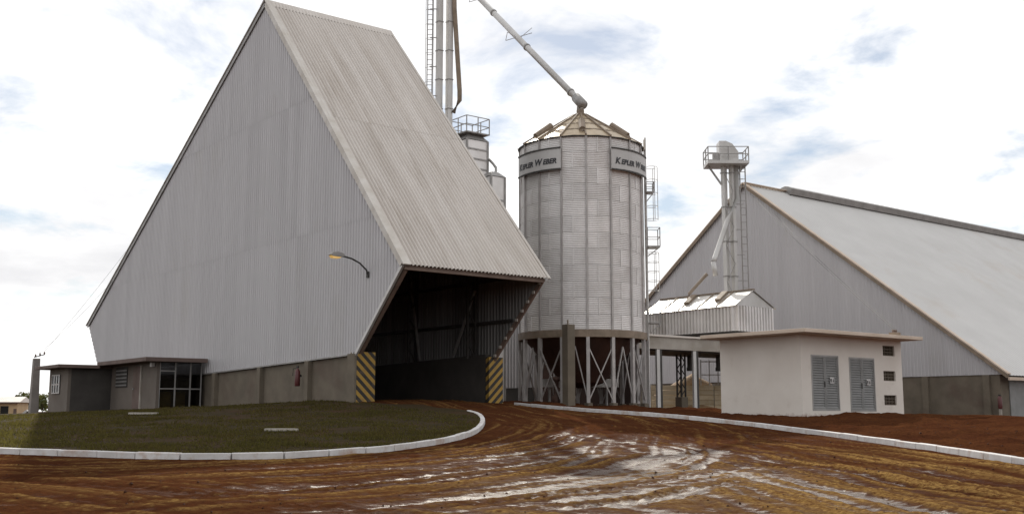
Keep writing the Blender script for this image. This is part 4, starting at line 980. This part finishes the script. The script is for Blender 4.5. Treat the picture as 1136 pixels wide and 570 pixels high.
for k in range(5):
    ya, yb = lerp(by0-.12, by1+.1, k/5), lerp(by0-.12, by1+.1, (k+1)/5)-.03
    MB().add([(bx0-.16,ya,bz1-.04),(bx0-.16,yb,bz1-.04),(xm,yb,bzr),(xm,ya,bzr),(bx0-.16,ya,bz1-.01),(bx0-.16,yb,bz1-.01),(xm,yb,bzr+.03),(xm,ya,bzr+.03)], [(0,1,2,3),(4,5,6,7),(0,1,5,4),(1,2,6,5),(2,3,7,6),(3,0,4,7)]).build('roof_panel', 'bin_roof', bn)
    MB().add([(bx1+.16,ya,bz1-.04),(bx1+.16,yb,bz1-.04),(xm,yb,bzr),(xm,ya,bzr)], [(0,1,2,3)]).build('roof_panel', 'bin_roof', bn)
    if k: MB().beam((bx0-.1,ya-.015,bz1+.03),(xm,ya-.015,bzr+.05),.07,.05).build('roof_rib', 'rib_brown', bn)
MB().beam((xm,by0-.14,bzr+.04),(xm,by1+.12,bzr+.04),.16,.06).build('ridge_cap', 'rib_brown', bn)
for x in (39.3, 41.4):
    for y in (33.3, 35.4, 37.5): MB().box(x-.09, x+.09, y-.09, y+.09, 4.8, bz0-.08).build('leg', 'steel', bn)
for y, dz in ((34.3,.0),(36.3,.0)):
    p = Vector((bx0+.35, y, lerp(bz1,bzr,.35)+.08)); MB().beam(p, p+Vector((.75,.15,.45)), .3, .16).build('hatch', 'rib_brown', bn)

place += [(bar, (50.0, 46.0, 1.6), 1.15), (gr, (52.75, 45.0, 2.85), 1.25), (bn, (50.5, 44.25, 5.6), 1.25)]
tw_ = thing('elevator_tower', (45.1, 38.3, 1.7), 'slender bucket elevator with railed head platform before the warehouse', 'elevator')
leg_tube(tw_, (44.95, 38.48), 58, .12, 1.7, 15.0); leg_tube(tw_, (45.29, 38.21), 58, .12, 1.7, 15.0)
m = MB(); lp = Vector((45.75, 37.85, 0)) 
for s in (-.15, .15): m.beam(lp+RV*s+Vector((0,0,2)), lp+RV*s+Vector((0,0,14.9)), .05, .05)
z = 2.2
while z < 14.8: m.beam(lp-RV*.15+Vector((0,0,z)), lp+RV*.15+Vector((0,0,z)), .03, .03); z += .4
z = 3
while z < 14.5: m.beam(lp+Vector((0,0,z)), Vector((45.29,38.2,z)), .04, .04); z += 1.4
m.build('ladder', 'steel', tw_)
z = 2.5; k = 0
while z < 14:
    a, b_ = (Vector((44.95,38.48,z)), Vector((45.29,38.20,z+1.0)))
    if k % 2: a, b_ = Vector((45.29,38.20,z)), Vector((44.95,38.48,z+1.0))
    MB().beam(a-FV*.15, b_-FV*.15, .035, .035).build('lattice_bar', 'steel', tw_); z += 1.0; k += 1
pc = Vector((45.05, 38.4, 15.0))
MB().beam(pc-RV*1.12, pc+RV*1.12, 1.5, .16).build('platform', 'pale_steel', tw_)
m = MB(); c4 = [pc-RV*1.1-FV*.72, pc+RV*1.1-FV*.72, pc+RV*1.1+FV*.72, pc-RV*1.1+FV*.72]; U = Vector((0,0,1))
for i in range(4):
    a, b_ = c4[i], c4[(i+1)%4]
    for t in (0, .5): p = a.lerp(b_, t); m.beam(p, p+U*.85, .045, .045)
    for z in (.45, .85): m.beam(a+U*z, b_+U*z, .04, .04)
m.build('guard_rail', 'steel', tw_)
for s in (-1, 1): MB().beam(pc+RV*s*.95-U*.1, pc+RV*s*.28-U*1.1, .09, .09).build('bracket', 'steel', tw_)
hp_ = MB(); prof = [(-.42,0),(.62,0),(.62,.55),(.30,1.0),(-.05,1.16),(-.42,1.16)]
def hpt(p, s): return tuple(pc + RV*p[0] + FV*s + U*(p[1]+.09))
vs = [hpt(p, -.42) for p in prof]+[hpt(p, .42) for p in prof]; n = len(prof)
hp_.add(vs, [tuple(range(n)), tuple(range(2*n-1, n-1, -1))]+[(i,(i+1)%n,n+(i+1)%n,n+i) for i in range(n)]).build('head', 'pale_steel', tw_, bevel=.015)
MB().beam(pc-RV*.75+U*.35-FV*.2, pc-RV*.42+U*.35-FV*.2, .4, .5).build('motor', 'steel', tw_, bevel=.04)
MB().tube([pc+RV*.55-U*.1, pc+RV*.55-U*1.9, pc-RV*.05-U*3.1-FV*.5, pc-RV*1.05-U*5.4-FV*1.6, pc-RV*1.15-U*5.6-FV*1.7], .14, 8).build('spout', 'pale_steel', tw_, smooth=True)
e1 = pc-RV*1.15-U*5.6-FV*1.7
MB().tube([e1, e1-U*.75+RV*.1], .13, 8).build('spout_end', 'pale_steel', tw_, smooth=True)
MB().tube([e1-U*.65-RV*.35, e1-U*.8-RV*.5, e1-U*1.75-RV*1.4-FV*.5, e1-U*1.9-RV*1.45-FV*.6, e1-U*2.45-RV*1.45-FV*.6], .09, 8).build('lower_spout', 'rib_brown', tw_, smooth=True)

place.append((tw_, (54.12, 45.96, 1.72), 1.2))
for o_, l_, k_ in place: o_.location = l_; o_.scale = (k_, k_, k_)

# ---------------------------------------------------------------- white electrical substation
sub = thing('substation', (34.9, 25.7, 1.45), 'white plastered substation with two grey louvred double doors', 'substation')
sx0, sx1, sy0, sy1, sz0, sz1 = 31.75, 38.06, 23.9, 27.62, 1.0, 4.32
VENTS = [(36.82,37.6,3.72,4.11),(36.80,37.6,2.76,3.14),(36.78,37.6,1.84,2.22)]
DOORS = [(32.32,33.95,1.63,3.62),(34.60,36.22,1.60,3.60)]
wf = MB()                              # front wall cut round the door and vent openings
xsb = sorted({sx0, sx1, *[v for d in DOORS for v in d[:2]], *[v for d in VENTS for v in d[:2]]}); zsb = sorted({sz0, sz1, *[v for d in DOORS for v in d[2:]], *[v for d in VENTS for v in d[2:]]})
for xa, xb in zip(xsb, xsb[1:]):
    za = None
    for z_a, z_b in zip(zsb, zsb[1:]):
        hole = any(d[0] <= (xa+xb)/2 <= d[1] and d[2] <= (z_a+z_b)/2 <= d[3] for d in DOORS+VENTS)
        if hole:
            if za is not None: wf.box(xa, xb, sy0, sy0+.2, za, z_a); za = None
        elif za is None: za = z_a
    if za is not None: wf.box(xa, xb, sy0, sy0+.2, za, sz1)
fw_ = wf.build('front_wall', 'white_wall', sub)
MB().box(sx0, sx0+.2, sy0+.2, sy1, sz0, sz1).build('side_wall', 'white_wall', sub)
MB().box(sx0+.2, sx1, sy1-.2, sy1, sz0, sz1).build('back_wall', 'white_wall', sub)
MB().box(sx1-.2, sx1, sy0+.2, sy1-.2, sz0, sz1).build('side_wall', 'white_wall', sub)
MB().box(30.9, 38.25, 23.05, 27.85, sz1, sz1+.13).build('roof_slab', 'tan_slab', sub, bevel=.012)
MB().box(sx0+.25, sx1-.25, sy0+.7, sy0+.75, sz0, sz1).build('inner_screen', 'dark_concrete_and_shade', sub)
for d in DOORS:
    fr_ = MB(); w = .05
    fr_.box(d[0], d[0]+w, sy0-.01, sy0+.08, d[2], d[3]).box(d[1]-w, d[1], sy0-.01, sy0+.08, d[2], d[3]).box(d[0]+w, d[1]-w, sy0-.01, sy0+.08, d[3]-w, d[3]).box(d[0]+w, d[1]-w, sy0-.01, sy0+.08, d[2], d[2]+w)
    fr_.build('door_frame', 'steel', sub)
    xm_ = (d[0]+d[1])/2
    for i, (xa, xb) in enumerate(((d[0]+w, xm_-.006), (xm_+.006, d[1]-w))):
        lf = MB(); s_ = .055
        lf.box(xa, xa+s_, sy0+.01, sy0+.06, d[2]+w, d[3]-w).box(xb-s_, xb, sy0+.01, sy0+.06, d[2]+w, d[3]-w).box(xa+s_, xb-s_, sy0+.01, sy0+.06, d[2]+w, d[2]+w+s_).box(xa+s_, xb-s_, sy0+.01, sy0+.06, d[3]-w-s_, d[3]-w)
        lf.box(xa+s_, xb-s_, sy0+.05, sy0+.06, d[2]+w+s_, d[3]-w-s_)
        door = lf.build('door_leaf', 'grey_door', sub)
        nsl = 20; zz0, zz1 = d[2]+w+s_, d[3]-w-s_; dz = (zz1-zz0)/nsl
        for k in range(nsl):
            za = zz0+k*dz; MB().add([(xa+s_, sy0+.005, za), (xb-s_, sy0+.005, za), (xb-s_, sy0+.045, za+dz*.92), (xa+s_, sy0+.045, za+dz*.92), (xa+s_, sy0+.012, za-.006), (xb-s_, sy0+.012, za-.006)], [(0,1,2,3),(0,1,5,4)]).build('louvre', 'grey_door', door, fix=False)
        if i:
            sg = MB().box(xa+.25, xb-.27, sy0-.018, sy0-.006, d[2]+.98, d[2]+1.20).build('warning_plate', 'white_paint', door)
            xc_, zc_ = (xa+xb)/2-.005, d[2]+1.0
            MB().prism([(xc_-.10,zc_+.02),(xc_-.04,zc_+.02),(xc_-.03,zc_+.16),(xc_-.11,zc_+.14)], 'y', sy0-.022, sy0-.0185).prism([(xc_+.02,zc_+.02),(xc_+.09,zc_+.03),(xc_+.06,zc_+.17),(xc_+.03,zc_+.10)], 'y', sy0-.022, sy0-.0185).build('warning_mark', 'black', sg)
        else: MB().box(xb-.05, xb-.02, sy0-.02, sy0+.008, d[2]+.85, d[2]+1.05).build('handle', 'dark_steel', door)
for v in VENTS:
    g_ = MB().box(v[0], v[1], sy0+.17, sy0+.19, v[2], v[3]).build('vent', 'concrete', sub)
    nx, nz = 4, 3
    for k in range(nx+1): x = lerp(v[0]+.015, v[1]-.015, k/nx); MB().box(x-.015, x+.015, sy0+.06, sy0+.165, v[2], v[3]).build('vent_bar', 'concrete', g_)
    for k in range(nz+1): z = lerp(v[2]+.015, v[3]-.015, k/nz); MB().box(v[0]+.03, v[1]-.03, sy0+.064, sy0+.16, z-.015, z+.015).build('vent_bar', 'concrete', g_)
ib = thing('cable_box', (37.95, 24.05, 4.455), 'small cable terminal box on substation roof edge', 'box')
MB().box(37.75, 38.1, 23.9, 24.2, 4.455, 4.66).build('box', 'rib_brown', ib)
for k in range(3): MB().lathe([(0,0),(.05,0),(.03,.05),(.05,.09),(0,.13)], (37.81+.11*k, 24.05, 4.66), 8).build('insulator', 'brown_trim', ib)
wire((37.81,24.05,4.79), (60.0,49.0,17.0), .2, 'upper cable from substation roof to warehouse gable top', .009, 'cables')
wire((38.03,24.05,4.79), (60.0,47.0,15.3), .2, 'lower cable from substation roof to warehouse gable', .009, 'cables')

# ---------------------------------------------------------------- grain warehouse
WX, WY0, WYA, WZ0, WZA = 60.3, 31.4, 49.72, 3.82, 17.72
WY1 = 2*WYA-WY0; WL = 95
wh = thing('grain_warehouse', (WX, WY0, 1.3), 'huge grain warehouse with pale steep roof and grey gable wall', 'warehouse')
def wtop(y): return WZA - abs(y-WYA)*(WZA-WZ0)/(WYA-WY0)
y = WY0
while y < WY1-.01:
    y2 = min(y+1.15, WY1); mb = MB()
    if sheet(mb, lambda u, t, o: (WX-o, u, t), lambda u: WZ0-.12, wtop, profile(y, y2, .23, .02, WY0, 'trap', (WYA,))): mb.build('wall_sheet', 'wall_metal', wh)
    y = y2
def wroof(side):
    yb = WY0-.35 if side < 0 else WY1+.35; zb = WZ0-.35*(WZA-WZ0)/(WYA-WY0)+.06
    roof(wh, (WYA, WZA+.06), (yb, zb), WX-.18, WX+WL, 5.95, .35, .03, 'wh_roof', 1, 'roof_panel')
mat('wh_roof', (.53,.52,.505), (.49,.48,.465), rough=.5, metal=.15, scale=.35, rvar=.08, c3=(.45,.40,.35), c3scale=.22, c3lo=.55, c3hi=.85)
wroof(-1); wroof(1)
ws_ = (WZA-WZ0)/(WYA-WY0)
for s in (-1, 1):
    yb = WYA+s*(WYA-WY0+.35); zb = WZ0-.35*ws_
    MB().beam((WX-.08, WYA, WZA+.16), (WX-.08, yb, zb+.16), .32, .07, up=(0, s*ws_, 1)).build('rake_flashing', 'tan_slab', wh)
    MB().beam((WX-.20, WYA, WZA+.02), (WX-.20, yb, zb+.02), .05, .26, up=(0, s*ws_, 1)).build('rake_trim', 'rib_brown', wh)
MB().beam((WX-.15, WYA, WZA+.17), (64.9, WYA, WZA+.17), .4, .06).build('ridge_cap', 'tan_slab', wh)
vp = [(-.50,-.15),(-.62,.28),(-.30,.46),(0,.52),(.30,.46),(.62,.28),(.50,-.15)]
vt = MB().prism([(WYA+a, WZA+b_) for a, b_ in vp], 'x', 64.9, WX+WL).build('ridge_vent', 'steel', wh)
MB().box(WX+.05, WX+.3, WY0+.3, WY1-.3, .8, WZ0-.06).build('plinth_wall', 'concrete', wh)
MB().box(WX+.3, WX+WL, WY0+.3, WY0+.55, .8, WZ0+.05).build('side_wall', 'concrete', wh)
for y in (32.45, 36.3, 40.1, 43.9, 47.7, 51.5, 55.3, 59.1, 62.9): MB().box(WX-.14, WX+.08, y-.2, y+.2, .8, WZ0-.125).build('pilaster', 'concrete', wh)
wd = MB().box(WX+1.0, WX+4.6, WY0+.24, WY0+.297, 1.0, WZ0-.15).build('door', 'grey_door', wh); MB().box(WX+2.76, WX+2.84, WY0+.2, WY0+.237, 1.0, WZ0-.2).build('door_seam', 'steel', wd)
MB().box(WX-.2, WX+WL, WY0-.42, WY0-.32, zb_ := WZ0-.46, WZ0-.28).build('eave_gutter', 'tan_slab', wh)
ex = thing('fire_extinguisher', (WX-.25, 31.6, 1.7), 'red fire extinguisher on slim stand by the warehouse corner', 'extinguisher')
MB().beam((WX-.28,31.6,1.0),(WX-.28,31.6,1.75),.14,.1).build('stand', 'pale_concrete', ex)
MB().lathe([(0,0),(.11,0),(.12,.03),(.12,.6),(.06,.7),(0,.72)], (WX-.28,31.6,1.76), 12).build('cylinder', 'red_paint', ex, smooth=True)
MB().box(WX-.34,WX-.22,31.55,31.65,2.48,2.56).build('valve', 'black', ex)

# ---------------------------------------------------------------- far left: house, trees, white board
hs = thing('house', (42, 172, .9), 'distant low ochre house with pale roof beyond the bank', 'house')
hm = Matrix.Translation((41.6, 170.7, .9)) @ Matrix.Rotation(YAW-R(90)+R(12), 4, 'Z')
def hpart(name, m, x0, x1, y0, y1, z0, z1, par=None):
    b_ = MB().box(x0, x1, y0, y1, z0, z1); b_.v = [tuple(hm @ Vector(v)) for v in b_.v]; return b_.build(name, m, par or hs)
hpart('wall', 'house_wall', -14, 0, 0, 7, -1, 2.05); 
rf = MB().add([(-14.3,-.5,2.05),(.4,-.5,2.05),(.4,3.5,2.9),(-14.3,3.5,2.9),(.4,7.5,2.05),(-14.3,7.5,2.05)], [(0,1,2,3),(3,2,4,5),(1,4,2),(0,3,5)]); rf.v = [tuple(hm @ Vector(v)) for v in rf.v]; rf.build('roof', 'house_roof', hs)
hpart('fascia', 'slab_brown', -14.3, .4, -.56, -.503, 1.9, 2.08); hpart('door', 'void', -2.3, -1.2, -.06, .02, -.2, 1.5); hpart('door', 'slab_brown', -.5, -.1, -.06, .02, -.2, 1.1); hpart('window', 'void', -6, -4.4, -.06, .02, .5, 1.4)
def tree(x, d, z0, h, w, label, name='tree', seed=0):
    rg = np.random.default_rng(seed); X, Y = cs(x, d); t = thing(name, (X, Y, z0), label, 'tree', 'distant trees')
    m = MB().tube([(X,Y,z0-.3),(X+.05*h,Y,z0+h*.3),(X,Y+.03*h,z0+h*.7)], .035*h, 6, r1=.012*h)
    for k in range(5): a = rg.uniform(0, 6.28); zz = z0+h*rg.uniform(.3, .6); m.tube([(X,Y,zz),(X+.35*w*math.cos(a),Y+.35*w*math.sin(a),zz+.25*h)], .014*h, 5, r1=.005*h)
    m.build('trunk', 'bark', t)
    cr = MB(); nc = 9; cen = [(rg.normal(0,.26)*w, rg.normal(0,.26)*w, z0+h*rg.uniform(.35,.9), rg.uniform(.16,.30)*w) for _ in range(nc)]
    for _ in range(900):
        cx_, cy_, cz_, r = cen[rg.integers(nc)]; v = rg.normal(0, 1, 3); v *= r*rg.uniform(.5, 1.05)/np.linalg.norm(v); p = np.array([X+cx_+v[0], Y+cy_+v[1], cz_+v[2]*.8]); s = rg.uniform(.03, .07)*h
        e1 = rg.normal(0, 1, 3); e1 *= s/np.linalg.norm(e1); e2 = rg.normal(0, 1, 3); e2 *= s/np.linalg.norm(e2)
        cr.add([p-e1, p+e2, p+e1, p-e2*.6], [(0,1,2,3)])
    cr.build('crown', 'leaf', t, fix=False)
def pxx(px, d): return (px-568)/1210*d
tree(pxx(22,215), 215, .6, 4.6, 3.2, 'leftmost small treetop showing above the distant house', seed=1)
tree(pxx(31,200), 200, .6, 4.4, 4.4, 'rounded bushy tree just left of the concrete post', seed=2)
tree(pxx(46,185), 185, .6, 3.9, 4.2, 'dark bushy tree between concrete post and hut', seed=3)
tree(pxx(41,205), 205, .6, 3.6, 4.2, 'low bush right behind the concrete post', seed=4)
tree(pxx(3,240), 240, .6, 4.2, 3.0, 'tiny treetop at the left picture edge', seed=5)
wb = thing('white_board', (*cs(pxx(27,66), 66), 1.3), 'white board leaning on the grass beside the concrete post', 'board')
a_ = Vector((*cs(pxx(24,66), 66), 1.36)); b_ = Vector((*cs(pxx(31,66), 66), 1.66)); MB().beam(a_, b_, .3, .12).build('board', 'white_paint', wb); MB().beam(b_-Vector((0,0,.35)), b_, .06, .06).build('prop', 'steel', wb)
